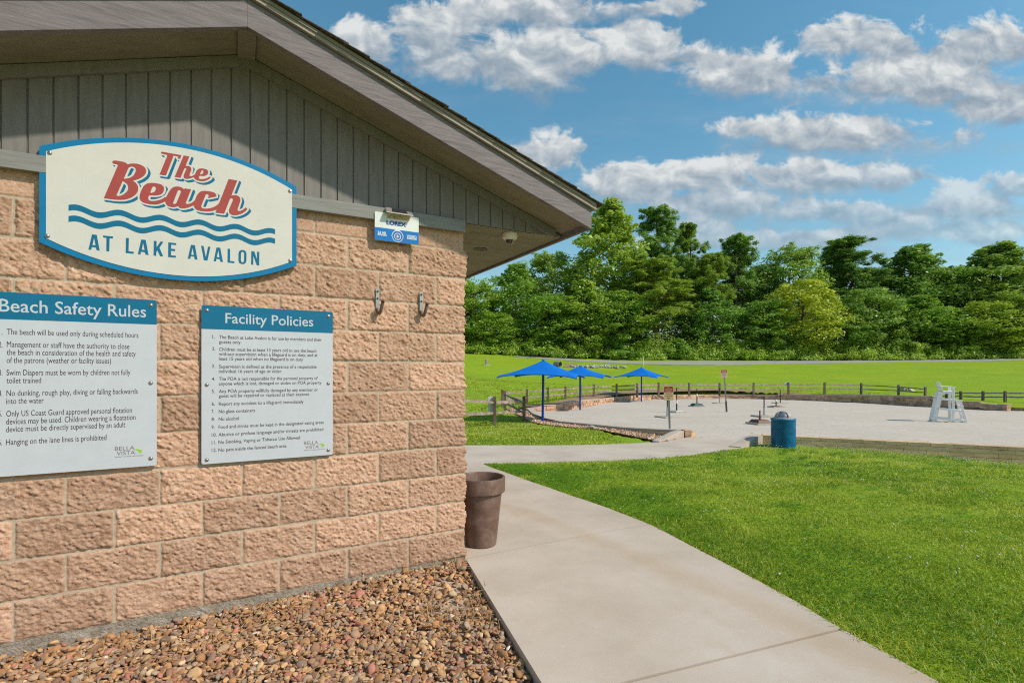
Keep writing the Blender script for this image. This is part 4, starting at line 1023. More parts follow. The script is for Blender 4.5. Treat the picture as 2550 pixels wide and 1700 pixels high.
# far road below the wood
MAT_ROAD = M_noise('pale_asphalt', [(0.3, (0.24, 0.235, 0.23)), (0.7, (0.34, 0.335, 0.33))], 3, 5, 0.9, bstr=0.2)
rl = [at(1180, 827.0, 79), at(1361, 829.6, 75.2), at(1480, 831.2, 74), at(1600, 831.5, 74.2), at(1700, 831.6, 75), at(1850, 831.2, 76), at(2000, 830, 77), at(2130, 828.5, 77.2), at(2352, 825.5, 78), at(2800, 820, 82)]
rl = smooth_line([(p.x, p.y, 0) for p in rl], 8)
rp = [(p.x, p.y - (1.5 + 1.6 * math.exp(-((p.x - 30) / 9.0) ** 2))) for p in rl] + [(p.x, p.y + 2.2) for p in rl[::-1]]
o = mesh_part('road', sheet(rp, lambda x, y: base_z(x, y) + 0.03, 0.8, 0.05), MAT_ROAD, None)
tag(o, 'pale narrow road along the foot of the wood', 'road', kind='structure')

# ------------------------------------------------------------------ pebbles
def ico(sub):
    bm = bmesh.new(); bmesh.ops.create_icosphere(bm, subdivisions=sub, radius=1.0)
    v = np.array([p.co[:] for p in bm.verts]); f = np.array([[q.index for q in p.verts] for p in bm.faces]); bm.free()
    return v, f
def scatter_stones(name, pos, size, mat, flat=0.42, sub=2, kinds=9):
    bv, bf = ico(sub); N_ = len(pos)
    protos = []
    for k in range(kinds):
        v = bv.copy()
        # angular, water-worn shapes: cut the ball with a few planes
        for j in range(8):
            n = rng.normal(size=3); n /= np.linalg.norm(n); dlim = rng.uniform(0.45, 0.85)
            d = v @ n; v = v - np.outer(np.maximum(d - dlim, 0) * 0.85, n)
        protos.append(v * np.array([1.0, rng.uniform(0.6, 0.95), rng.uniform(flat * 0.7, flat * 1.25)]))
    V = np.empty((N_, len(bv), 3), np.float32)
    pk = rng.integers(0, kinds, N_)
    a = rng.uniform(0, 2 * np.pi, N_); t1 = rng.normal(0, 0.45, N_); t2 = rng.normal(0, 0.45, N_)
    for i in range(N_):
        ca, sa = math.cos(a[i]), math.sin(a[i]); c1_, s1_ = math.cos(t1[i]), math.sin(t1[i]); c2_, s2_ = math.cos(t2[i]), math.sin(t2[i])
        Rm = np.array([[ca, -sa, 0], [sa, ca, 0], [0, 0, 1]]) @ np.array([[1, 0, 0], [0, c1_, -s1_], [0, s1_, c1_]]) @ np.array([[c2_, 0, s2_], [0, 1, 0], [-s2_, 0, c2_]])
        V[i] = (protos[pk[i]] * size[i]) @ Rm.T + pos[i]
    F = (bf[None] + (np.arange(N_) * len(bv))[:, None, None]).reshape(-1, 3)
    return np_mesh(name, V.reshape(-1, 3), F, mat, None, True)
def m_pebble(name, stops, scale=60):
    m, T = new_mat(name)
    g_ = T.n('ShaderNodeNewGeometry').outputs['Random Per Island']
    co = T.n('ShaderNodeTexCoord').outputs['Object']
    c = T.ramp(g_, stops, 'CONSTANT')
    wn_ = T.n('ShaderNodeTexWhiteNoise', noise_dimensions='1D', ins={'W': g_}).outputs['Value']
    f = T.noise(co, scale, 5, 0.65)
    k = T.math('ADD', T.math('MULTIPLY', wn_, 0.55), T.math('ADD', 0.62, T.math('MULTIPLY', f, 0.65)))
    c = T.n('ShaderNodeVectorMath', operation='SCALE', ins={0: c, 3: k}).outputs[0]
    finish(T, c, 0.9, f, 0.25, 0.004, spec=0.15)
    return m
PEB = [(0.0, (0.27, 0.14, 0.065)), (0.14, (0.36, 0.205, 0.10)), (0.28, (0.23, 0.13, 0.08)), (0.40, (0.33, 0.215, 0.135)), (0.52, (0.19, 0.125, 0.09)), (0.62, (0.40, 0.245, 0.125)), (0.72, (0.33, 0.165, 0.075)), (0.80, (0.27, 0.20, 0.145)), (0.87, (0.33, 0.14, 0.10)), (0.94, (0.42, 0.30, 0.18)), (0.985, (0.52, 0.44, 0.35))]
MAT_PEB = m_pebble('river_pebble', PEB)
MAT_BED = M_noise('pebble_dirt', [(0.3, (0.26, 0.175, 0.115)), (0.5, (0.45, 0.33, 0.235)), (0.7, (0.58, 0.45, 0.34))], 22, 6, 0.95, bstr=0.5)
def bed_z(x, y):
    x = np.asarray(x, float); y = np.asarray(y, float)
    w = (x - BC.x) * EN.x + (y - BC.y) * EN.y
    u = (x - BC.x) * EU.x + (y - BC.y) * EU.y
    return -0.030 - 0.018 * np.clip(u, 0, 3) - 0.02 * np.clip(w / 0.6, 0, 1) + (fbm(x * 3, y * 3, 41, 3) - 0.5) * 0.03
o = mesh_part('pebble_ground', sheet(BEDP, lambda x, y: bed_z(x, y) - 0.012, 0.12), MAT_BED, None)
tag(o, 'dirt under the brown pebbles by the building', 'ground', kind='structure')
def fill_bed():
    n = 54000
    x = rng.uniform(-3.4, 0.7, n); y = rng.uniform(0.7, 3.8, n)
    sand_patch = np.exp(-(((x + 0.40) / 0.15) ** 4 + ((y - 3.22) / 0.30) ** 4)) * 0.80 + np.exp(-(((x + 0.25) / 0.12) ** 2 + ((y - 2.75) / 0.35) ** 2)) * 0.6
    ok = inside(BEDP, x, y) & (y > 0.9) & (rng.uniform(0, 1, n) > sand_patch)
    x, y = x[ok], y[ok]
    s = np.clip(rng.lognormal(math.log(0.0148), 0.36, len(x)), 0.007, 0.036)
    w = (x - BC.x) * EN.x + (y - BC.y) * EN.y
    z = bed_z(x, y) + s * 0.2 + rng.uniform(-0.010, 0.014, len(x))
    o = scatter_stones('pebbles', np.stack([x, y, z], 1), s, MAT_PEB)
    tag(o, 'brown and orange river pebbles at the foot of the wall', 'pebbles', kind='stuff')
fill_bed()
# the same stone in the bed by the beach and behind the back wall
MAT_PEB2 = m_pebble('pale_pebble', [(p, (min(1, c[0] * 1.25 + .03), min(1, c[1] * 1.35 + .03), min(1, c[2] * 1.5 + .03))) for p, c in PEB], 20)
MAT_BED2 = M_noise('pebble_bed_dirt', [(0.3, (0.13, 0.08, 0.05)), (0.5, (0.30, 0.19, 0.11)), (0.7, (0.42, 0.29, 0.19))], 9, 8, 0.95, bstr=0.8, bdist=0.05, nrough=0.8)
LBT = smooth_line([tuple(p) for p in LEFTB_TOP], 4)
def bed2_z(x, y):
    x = np.asarray(x, float); y = np.asarray(y, float)
    d1 = seg_dist(LBT, x, y, False); d2 = seg_dist([tuple(p[:2]) for p in b_lawn] + [(TOEL.x, TOEL.y)], x, y, False)
    wgt = np.stack([1 / (np.hypot(x - p.x, y - p.y) ** 3 + 0.02) for p in LBT]); tz = (wgt * np.array([p.z for p in LBT]).reshape(-1, *[1] * x.ndim)).sum(0) / wgt.sum(0)
    k = np.clip(d2 / (d1 + d2 + 1e-6), 0, 1); near = np.exp(-((x - PIER.x) ** 2 + (y - PIER.y) ** 2) / 2.5)
    return (base_z(x, y) + 0.015) * (1 - k) + (tz - 0.09 - 0.13 * near) * k
o = mesh_part('pebble_bed', sheet(BED2, bed2_z, 0.4), MAT_BED2, None)
tag(o, 'pebble bed between the lawn and the beach border', 'ground', kind='structure')
o = mesh_part('pebble_strip', sheet(BED3, lambda x, y: np.maximum(base_z(x, y), sand_z(x, y) + 0.25) + 0.03, 0.6), MAT_BED2, None)
tag(o, 'strip of pebbles behind the curved beach wall', 'ground', kind='structure')
def fill_bed2():
    xs_ = [p[0] for p in BED2]; ys_ = [p[1] for p in BED2]
    n = 16000; x = rng.uniform(min(xs_), max(xs_), n); y = rng.uniform(min(ys_), max(ys_), n)
    ok = inside(BED2, x, y) & (rng.uniform(0, 1, n) < np.clip(20 / y, 0, 1)); x, y = x[ok][:6000], y[ok][:6000]
    s = np.clip(rng.lognormal(math.log(0.034), 0.4, len(x)), 0.015, 0.09)
    o = scatter_stones('bed_stones', np.stack([x, y, bed2_z(x, y) + 0.012], 1), s, MAT_PEB2, sub=1)
    tag(o, 'loose tan stones covering the bed beside the beach', 'stones', kind='stuff')
fill_bed2()

# ------------------------------------------------------------------ grass close to the walk
def m_grass(name, stops):
    m, T = new_mat(name)
    g_ = T.n('ShaderNodeNewGeometry').outputs['Random Per Island']
    co = T.n('ShaderNodeTexCoord').outputs['Object']
    f = T.noise(co, 1.05, 5, 0.68); f0 = T.noise(co, 0.42, 3, 0.6)
    x_ = T.math('ADD', T.math('MULTIPLY_ADD', g_, 0.58, T.math('MULTIPLY', T.math('SUBTRACT', f0, 0.5), 0.9)), T.math('MULTIPLY', T.math('SUBTRACT', f, 0.28), 0.95), clamp=True)
    c = T.ramp(x_, stops)
    d = T.n('ShaderNodeBsdfDiffuse', ins={0: c}); t = T.n('ShaderNodeBsdfTranslucent', ins={0: c})
    gl = T.n('ShaderNodeBsdfGlossy', ins={0: (0.8, 0.85, 0.7, 1), 1: 0.5})
    a = T.n('ShaderNodeMixShader', ins={0: 0.5, 1: d.outputs[0], 2: t.outputs[0]})
    a = T.n('ShaderNodeMixShader', ins={0: 0.035, 1: a.outputs[0], 2: gl.outputs[0]})
    T.n('ShaderNodeOutputMaterial', ins={0: a.outputs[0]})
    return m
MAT_BLADE = m_grass('grass_blade', [(0.0, (0.13, 0.225, 0.014)), (0.3, (0.27, 0.365, 0.02)), (0.55, (0.43, 0.50, 0.04)), (0.8, (0.57, 0.60, 0.09)), (1.0, (0.66, 0.58, 0.24))])
MAT_CLOVER = m_grass('clover_leaf', [(0.0, (0.055, 0.165, 0.008)), (0.5, (0.125, 0.30, 0.010)), (1.0, (0.23, 0.42, 0.02))])

def blades(x, y, z, h, wd, lean):
    n = len(x); a = rng.uniform(0, 2 * np.pi, n); ca, sa = np.cos(a), np.sin(a)
    b = rng.uniform(0, 2 * np.pi, n); lx, ly = np.cos(b) * lean * h, np.sin(b) * lean * h
    V = np.empty((n, 5, 3), np.float32)
    V[:, 0] = np.stack([x - ca * wd / 2, y - sa * wd / 2, z], 1); V[:, 1] = np.stack([x + ca * wd / 2, y + sa * wd / 2, z], 1)
    V[:, 2] = np.stack([x + ca * wd * .42 + lx * .35, y + sa * wd * .42 + ly * .35, z + h * .6], 1)
    V[:, 3] = np.stack([x - ca * wd * .42 + lx * .35, y - sa * wd * .42 + ly * .35, z + h * .6], 1)
    V[:, 4] = np.stack([x + lx, y + ly, z + h * (1 - 0.42 * lean)], 1)
    i = np.arange(n)[:, None] * 5
    return V.reshape(-1, 3), i + np.array([[0, 1, 2, 3]]), i + np.array([[3, 2, 4]])

SANDARR = SANDPOLY
def lawn_points(n, x0, x1, y0, y1, dens=None):
    x = rng.uniform(x0, x1, n); y = rng.uniform(y0, y1, n)
    ok = ~inside(SANDARR, x, y) & ~inside(BED2, x, y)
    for p in (WALK_ALL, PAVED[4]): ok &= ~(inside(p, x, y) & (seg_dist(p, x, y) > rng.uniform(-0.01, 0.04, n)))
    ok &= ~(np.hypot(x - (J4R.x + J4L.x) / 2, y - (J4R.y + J4L.y) / 2) < 0.5 * math.hypot(J4R.x - J4L.x, J4R.y - J4L.y) - .1)
    ok &= ~inside(BEDP, x, y)
    w = (x - BC.x) * EN.x + (y - BC.y) * EN.y; u = (x - BC.x) * EU.x + (y - BC.y) * EU.y
    ok &= ~((w < 0.05) & (u > -0.05) & (u < 3.0) & (w > -7.2))
    ok &= np.abs(x / np.maximum(y, 0.1)) < 1.35
    if dens is not None: ok &= rng.uniform(0, 1, n) < dens(x, y)
    return x[ok], y[ok]
def build_grass():
    V, Q, Tt = [], [], []; off = 0
    for (n, x0, x1, y0, y1, h0, w0) in ((80000, 0.2, 5.2, 1.9, 4.6, 0.034, 0.0044), (85000, -0.8, 9.0, 4.6, 7.6, 0.038, 0.0068), (65000, -1.5, 12.5, 7.6, 12.6, 0.045, 0.011), (50000, -6.0, 3.0, 12.0, 24.0, 0.06, 0.022), (60000, -10, 34.0, 24.0, 50.0, 0.07, 0.05)):
        x, y = lawn_points(n, x0, x1, y0, y1)
        cl = fbm(x * 1.7, y * 1.7, 61, 3)
        h = h0 * rng.uniform(0.55, 1.35, len(x)) * (0.45 + 1.9 * cl ** 2)
        v, q, t = blades(x, y, lawn_z(x, y) - 0.006, h, w0 * rng.uniform(0.7, 1.3, len(x)), rng.uniform(0.4, 1.35, len(x)))
        V.append(v); Q.append(q + off); Tt.append(t + off); off += len(v)
    o = np_mesh('grass', np.vstack(V), [np.vstack(Q), np.vstack(Tt)], MAT_BLADE)
    tag(o, 'short grass blades of the lawn', 'grass', kind='stuff')
    # clover: three leaflets on the tip of a stalk, thickest along the walk
    walkedge = [(p.x, p.y) for p in (g(2150, 1568), g(1937, 1443), g(1700, 1308), J1R, g(1310, 1136), J4R)]
    def dens(x, y):
        d = seg_dist(walkedge, x, y, False)
        return np.clip(1.1 - d / 1.5, 0.10, 1) * np.clip((fbm(x * 1.3, y * 1.3, 71, 3) - 0.30) * 4, 0.06, 1)
    x, y = lawn_points(150000, -0.6, 6.0, 1.9, 9.5, dens)
    # scattered darker tufts out in the lawn
    tx_, ty_ = lawn_points(420, 0.6, 10.5, 2.2, 12.0); k_ = rng.integers(0, len(tx_), 14000); rr_ = rng.uniform(0.03, 0.17, len(tx_))[k_]
    x = np.concatenate([x, tx_[k_] + rng.normal(0, 1, 14000) * rr_ * 1.3]); y = np.concatenate([y, ty_[k_] + rng.normal(0, 1, 14000) * rr_ * 0.8])
    okk = ~inside(SANDARR, x, y) & ~inside(WALK_ALL, x, y) & ~inside(PAVED[4], x, y); x, y = x[okk], y[okk]
    n = len(x); z = lawn_z(x, y) + rng.uniform(0.012, 0.050, n); r = rng.uniform(0.006, 0.0115, n) * (1 + 0.12 * np.maximum(y - 3, 0))
    a = rng.uniform(0, 2 * np.pi, n); tx, ty = rng.normal(0, 0.35, n), rng.normal(0, 0.35, n)
    VV = []
    for k in range(3):
        b = a + k * 2.094
        P = []
        for (rr, db, up) in ((0.0, 0, 0), (0.75, -0.5, 0.18), (1.15, 0.0, 0.06), (0.75, 0.5, 0.18)):
            px = np.cos(b + db) * rr * r; py = np.sin(b + db) * rr * r
            P.append(np.stack([x + px, y + py, z + up * r + px * tx + py * ty], 1))
        VV.append(np.stack(P, 1))
    VV = np.concatenate(VV, 1).reshape(-1, 3)       # 12 verts a plant
    i = np.arange(n)[:, None] * 12
    Fq = np.concatenate([i + np.array([[0, 1, 2, 3]]) + 4 * k for k in range(3)])
    o = np_mesh('clover', VV, Fq, MAT_CLOVER)
    tag(o, 'clover leaves growing thickly along the edge of the walk', 'clover', kind='stuff')
    # clover flowers
    def fd(x, y): return np.clip((fbm(x * 0.55, y * 0.55, 91, 3) - 0.42) * 6, 0.01, 1)
    x1, y1 = lawn_points(1300, 0.5, 11.5, 2.2, 12.4, fd); x2, y2 = lawn_points(1500, -6, 3, 12.2, 24, fd)
    # many along the front beach wall
    t = rng.uniform(-0.05, 1.05, 900); dw = np.abs(rng.normal(0, 0.75, 900)) + 0.08
    nx_, ny_ = frd.y, -frd.x
    if nx_ * 0 + ny_ * 1 > 0: nx_, ny_ = -nx_, -ny_
    x3 = FR0.x + (FR1.x - FR0.x) * t + nx_ * dw; y3 = FR0.y + (FR1.y - FR0.y) * t + ny_ * dw
    x, y = np.concatenate([x1, x2, x3]), np.concatenate([y1, y2, y3])
    bv, bf = ico(1); N_ = len(x); s = rng.uniform(0.006, 0.0105, N_) * (1 + np.maximum(y - 12, 0) * 0.04)
    z = lawn_z(x, y) + rng.uniform(0.035, 0.075, N_)
    Vv = bv[None] * (s[:, None, None] * np.array([1, 1, 0.8])) + np.stack([x, y, z], 1)[:, None]
    Ff = (bf[None] + (np.arange(N_) * len(bv))[:, None, None]).reshape(-1, 3)
    o = np_mesh('clover_flowers', Vv.reshape(-1, 3), Ff, M_noise('clover_flower', [(0.3, (0.42, 0.40, 0.28)), (0.7, (0.74, 0.72, 0.64))], 200, 3, 0.8), None, True)
    tag(o, 'small white clover flowers scattered over the lawn', 'flowers', kind='stuff')
build_grass()

# dry straws and a fallen leaf on the pebbles
MAT_STRAW = M_noise('dry_straw', [(0.3, (0.30, 0.19, 0.075)), (0.7, (0.52, 0.37, 0.18))], 30, 3, 0.8, island=0.6)
def straws():
    m = MB()
    spots = [(Bp(1.28, 0.20, 0), 0.22, 60), (Bp(1.45, 0.42, 0), 0.25, 34), (Bp(0.2, 0.08, 0), 0.16, 40), (Bp(0.0, 0.05, 0), 0.07, 16), (Bp(0.55, 0.1, 0), 0.18, 18), (Bp(0.35, 0.75, 0), 0.30, 40), (Bp(0.9, 0.9, 0), 0.4, 30), (el0 + eld * 0.8 + Vector((-0.12, 0, 0)), 0.25, 34), (Bp(1.95, 0.3, 0), 0.25, 14)]
    for c, r, n in spots:
        for k in range(n):
            x = c.x + random.gauss(0, r * 0.55); y = c.y + random.gauss(0, r * 0.45)
            if not bool(inside(BEDP, np.array(x), np.array(y))): continue
            a = random.uniform(0, 6.28); L = random.uniform(0.035, 0.13); up = random.uniform(0.0, 0.035) if random.random() < 0.75 else random.uniform(0.03, 0.08)
            z = float(bed_z(x, y)) + 0.016
            bow = random.uniform(-0.02, 0.02)
            m.tube([(x, y, z), (x + math.cos(a) * L / 2 - math.sin(a) * bow, y + math.sin(a) * L / 2 + math.cos(a) * bow, z + up * 0.8 + 0.006), (x + math.cos(a) * L, y + math.sin(a) * L, z + up)], [0.0019, 0.0017, 0.0009], 3, False)
    o = m.build('dry_straw', MAT_STRAW)
    tag(o, 'dry grass straws lying on the pebbles', 'straw', kind='stuff')
straws()
MAT_FALLEN = M_noise('green_leaf', [(0.3, (0.04, 0.10, 0.02)), (0.7, (0.09, 0.19, 0.04))], 40, 4, 0.6)
lf = empty('fallen_leaf', (0, 0, 0), 0, 'green lobed leaf lying on the pebbles at the bottom edge', 'leaf')
lp = gp(430, 1562); lf.location = (lp.x, lp.y, float(bed_z(lp.x, lp.y)) + 0.03); lf.rotation_euler = (0.15, -0.1, 0.6)
out_ = []
for k in range(40):
    a = 2 * math.pi * k / 40; r = 0.024 + 0.016 * abs(math.cos(2.5 * a)) ** 0.6; out_.append((r * math.cos(a), r * math.sin(a) * 0.8, 0.004 * math.sin(3 * a)))
m = MB(); m.add([(0, 0, 0.003)] + out_, [[0, 1 + k, 1 + (k + 1) % 40] for k in range(40)]); m.build('leaf_blade', MAT_FALLEN, lf)
m = MB(); m.tube([(0.02, 0, 0.001), (0.06, 0.006, 0.004)], 0.0012, 5); m.build('stalk', MAT_STRAW, lf)

# ------------------------------------------------------------------ beach walls
MAT_STONE = M_noise('tan_wall_stone', [(0.28, (0.16, 0.085, 0.05)), (0.43, (0.42, 0.25, 0.155)), (0.6, (0.56, 0.36, 0.24)), (0.8, (0.64, 0.46, 0.33))], 2.6, 7, 0.92, island=0.55, bscale=6, bstr=0.8, bdist=0.05, nrough=0.72)
MAT_CAPSTONE = M_noise('wall_cap_stone', [(0.3, (0.40, 0.29, 0.22)), (0.7, (0.56, 0.44, 0.36))], 3, 5, 0.9, island=0.2)
MAT_CMU = M_noise('concrete_block', [(0.25, (0.40, 0.25, 0.12)), (0.40, (0.62, 0.405, 0.215)), (0.6, (0.72, 0.49, 0.275)), (0.8, (0.76, 0.55, 0.34))], 2.8, 7, 0.92, (1, 1, 2.2), island=0.22, bscale=30, bstr=0.4, nrough=0.7)
MAT_CMUCAP = M_noise('concrete_cap', [(0.28, (0.26, 0.17, 0.085)), (0.42, (0.52, 0.36, 0.21)), (0.7, (0.66, 0.48, 0.32))], 3.5, 7, 0.92, (1, 1, 3), island=0.25, nrough=0.72)
MAT_CHEEK = M_noise('smooth_concrete', [(0.3, (0.38, 0.31, 0.25)), (0.7, (0.50, 0.43, 0.36))], 4, 5, 0.9, bstr=0.15)

def block_run(m, pts, zb, zt, course, blk, thick, jit, start=0.0, top_skip=0.0, gap=0.006):
    """courses of blocks along a plan line, laid down from zt(s) to zb(s); the outer face is on the right of the line"""
    P = [Vector((p[0], p[1])) for p in pts]; cum = [0.0]
    for a, b in zip(P[:-1], P[1:]): cum.append(cum[-1] + (b - a).length)
    def pos(s):
        s = max(0, min(s, cum[-1]))
        i = max(0, min(len(P) - 2, int(np.searchsorted(cum, s, 'right')) - 1))
        t = (s - cum[i]) / max(1e-9, cum[i + 1] - cum[i]); d = (P[i + 1] - P[i]).normalized()
        return P[i] + (P[i + 1] - P[i]) * t, Vector((d.y, -d.x))
    k = 0
    while True:
        s = start - (blk / 2 if k % 2 else 0); anyb = False
        while s < cum[-1]:
            L = blk * random.uniform(0.92, 1.08) if jit else blk
            s0, s1 = max(s, 0), min(s + L - gap, cum[-1]); s += L
            if s1 - s0 < 0.03: continue
            mid = (s0 + s1) / 2
            z1 = zt(mid) - top_skip - k * course; z0 = z1 - course + gap
            if z1 < zb(mid) - course * 0.9: continue
            anyb = True
            (a, n0), (b, n1) = pos(s0), pos(s1)
            j = random.uniform(-jit, jit); j2 = j + random.uniform(-jit, jit) * .4
            fa, fb_ = a + n0 * j, b + n1 * j2; ba, bb = a - n0 * thick, b - n1 * thick
            e0, e1 = zt(s0) - zt(mid), zt(s1) - zt(mid)
            if abs(e0) > course or abs(e1) > course: e0 = e1 = 0.0
            m.hexa([(fa.x, fa.y, z0 + e0), (fb_.x, fb_.y, z0 + e1), (bb.x, bb.y, z0 + e1), (ba.x, ba.y, z0 + e0), (fa.x, fa.y, z1 + e0), (fb_.x, fb_.y, z1 + e1), (bb.x, bb.y, z1 + e1), (ba.x, ba.y, z1 + e0)])
        k += 1
        if not anyb or k > 30: break
    return cum[-1]

# curved back wall
BPX = np.array([(CXD + FD * p.x / p.y) for p in BACKTOP]); BYY = np.array([p.y for p in BACKTOP])
TOPX = [1200, 1210, 1331, 1463, 1672, 1963, 2142.5, 2142.6, 2190, 2190.1, 2249, 2249.1, 2330]
TOPY = [938.5, 937.5, 919.7, 907, 905.6, 905.8, 909.2, 914.8, 915.4, 920.6, 921.6, 926.4, 928.5]
cumb = np.concatenate([[0], np.cumsum([math.hypot(b.x - a.x, b.y - a.y) for a, b in zip(BACKTOP[:-1], BACKTOP[1:])])])
def bw_px(s): return float(np.interp(s, cumb, BPX))
def bw_top(s):
    px = bw_px(s); Y = float(np.interp(s, cumb, BYY)); return CAM_H + (HYD - float(np.interp(px, TOPX, TOPY))) / FD * Y
def bw_bot(s):
    Y = float(np.interp(s, cumb, BYY)); px = bw_px(s); return float(sand_z((px - CXD) / FD * Y, Y)) - 0.05
bw = empty('beach_wall', (BACK[5].x, BACK[5].y, 0), 0, 'long curved tan stone retaining wall along the back of the beach', 'retaining wall')
def build_at(mb, name, mat, parent, **k):
    L = parent.location
    mb.v = [(v[0] - L.x, v[1] - L.y, v[2] - L.z) for v in mb.v]
    return mb.build(name, mat, parent, **k)
m = MB(); block_run(m, BACKTOP, bw_bot, bw_top, 0.17, 0.55, 0.28, 0.030, top_skip=0.055); build_at(m, 'block_courses', MAT_STONE, bw)
m = MB(); block_run(m, BACKTOP, lambda s: bw_top(s) - 0.01, bw_top, 0.055, 1.0, 0.34, 0.006); build_at(m, 'capstones', MAT_CAPSTONE, bw)

# low border on the left of the beach
lbp = smooth_line([tuple(p) for p in LEFTB_TOP], 4)
cl = np.concatenate([[0], np.cumsum([math.hypot(b.x - a.x, b.y - a.y) for a, b in zip(lbp[:-1], lbp[1:])])]); lz = np.array([p.z for p in lbp]); lyy = np.array([p.y for p in lbp])
lb_top = lambda s: float(np.interp(s, cl, lz))
lb = empty('beach_border', (PIER.x, PIER.y, 0), 0, 'low block border between the pebble bed and the left side of the sand', 'retaining wall')
lbr = [(p.x, p.y) for p in lbp][::-1]; tot = cl[-1]
m = MB(); block_run(m, lbr, lambda s: lb_top(tot - s) - 0.35, lambda s: lb_top(tot - s), 0.15, 0.40, 0.24, 0.004, top_skip=0.06); build_at(m, 'block_courses', MAT_CMU, lb)
m = MB(); block_run(m, lbr, lambda s: lb_top(tot - s) - 0.005, lambda s: lb_top(tot - s), 0.06, 0.60, 0.27, 0.004); build_at(m, 'capstones', MAT_CHEEK, lb)
pr = MB(); zt_ = LEFTB_TOP[0].z
px_, py_ = PIER.x, PIER.y
pr.box(px_ - 0.13, px_ + 0.05, py_ - 0.02, py_ + 0.30, zt_ - 0.16, zt_ + 0.004); pr.box(px_ - 0.125, px_ + 0.045, py_ - 0.012, py_ + 0.29, zt_ - 0.55, zt_ - 0.168)
build_at(pr, 'end_pier', MAT_STONE, lb)

# sloping cheeks of the ramp
def cheek(name, toe, end, ztop, width, label, sgn):
    d = Vector((end.x - toe.x, end.y - toe.y)); L = d.length; d.normalize(); n = Vector((-d.y, d.x)) * sgn
    zt0 = float(base_z(toe.x, toe.y)) + 0.02
    e2 = Vector((end.x, end.y)); t2 = Vector((toe.x, toe.y)); k = t2 + d * (L * 0.72); zk = zt0 + (ztop - zt0) * 0.97
    t = empty(name, (toe.x, toe.y, 0), 0, label, 'ramp wall', 'sloping cheek walls of the beach ramp')
    m = MB(); lo = -1.0
    prof = [(t2, zt0), (k, zk), (e2, ztop)]
    for (a, za), (b, zb_) in zip(prof[:-1], prof[1:]):
        m.hexa([(a.x, a.y, lo), (b.x, b.y, lo), (b.x + n.x * width, b.y + n.y * width, lo), (a.x + n.x * width, a.y + n.y * width, lo), (a.x, a.y, za), (b.x, b.y, zb_), (b.x + n.x * width, b.y + n.y * width, zb_), (a.x + n.x * width, a.y + n.y * width, za)])
    build_at(m, 'cheek', MAT_CHEEK, t)
cheek('ramp_cheek', TOEL, Vector((PIER.x - 0.14, PIER.y + 0.02, 0)), LEFTB_TOP[0].z - 0.01, 0.20, 'sloping concrete cheek wall on the left of the ramp, beside the pebble bed', 1)
FRZ0 = at(1752, 998.7, FR0.y).z; FRZ1 = at(2352, 1027, FR1.y).z
cheek('ramp_cheek', TOER, FR0, FRZ0 - 0.004, 0.28, 'sloping concrete cheek wall on the right of the ramp, behind the blue bin', 1)

# front beach wall, concrete blocks
fw = empty('front_wall', (FR0.x, FR0.y, 0), 0, 'low stained concrete block wall between the near lawn and the sand, at right', 'retaining wall')
FWL = (FR2 - FR0).length; FWM = (FR1 - FR0).length
ft = lambda s: FRZ0 + (FRZ1 - FRZ0) * s / FWM
m = MB(); block_run(m, [(FR0.x, FR0.y), (FR2.x, FR2.y)], lambda s: ft(s) - 0.60, ft, 0.195, 0.46, 0.22, 0.0, start=-0.13, top_skip=0.094); build_at(m, 'block_courses', MAT_CMU, fw, bevel=0.004)
m = MB(); block_run(m, [(FR0.x, FR0.y), (FR2.x, FR2.y)], lambda s: ft(s) - 0.02, ft, 0.090, 0.46, 0.28, 0.0, start=-0.05, gap=0.005)
m.v = [(v[0] + frd.y * 0.003, v[1] - frd.x * 0.003, v[2]) for v in m.v]; build_at(m, 'capstones', MAT_CMUCAP, fw, bevel=0.004)

# ------------------------------------------------------------------ split rail fences
MAT_RAIL = M_noise('weathered_rail', [(0.25, (0.075, 0.055, 0.045)), (0.42, (0.22, 0.165, 0.135)), (0.62, (0.34, 0.27, 0.225)), (0.85, (0.46, 0.39, 0.33))], 4, 7, 0.9, (1, 1, 1), bscale=20, bstr=0.6, bdist=0.02, island=0.3)
MAT_POST = M_noise('weathered_post', [(0.25, (0.06, 0.042, 0.032)), (0.5, (0.16, 0.115, 0.09)), (0.75, (0.26, 0.20, 0.165))], 5, 7, 0.9, (1, 1, 0.35), bscale=20, bstr=0.6, bdist=0.02)
def fence_post(root, base, h, w=0.12, lean=0.0):
    m = MB(); x, y, z = base.x, base.y, base.z
    m.hexa([(x - w / 2, y - w / 2, z - 0.25), (x + w / 2, y - w / 2, z - 0.25), (x + w / 2, y + w / 2, z - 0.25), (x - w / 2, y + w / 2, z - 0.25), (x - w * .46 + lean, y - w * .46, z + h - .02), (x + w * .47 + lean, y - w * .46, z + h), (x + w * .46 + lean, y + w * .46, z + h + .01), (x - w * .46 + lean, y + w * .46, z + h - .01)])
    build_at(m, 'post', MAT_POST, root, bevel=0.006)
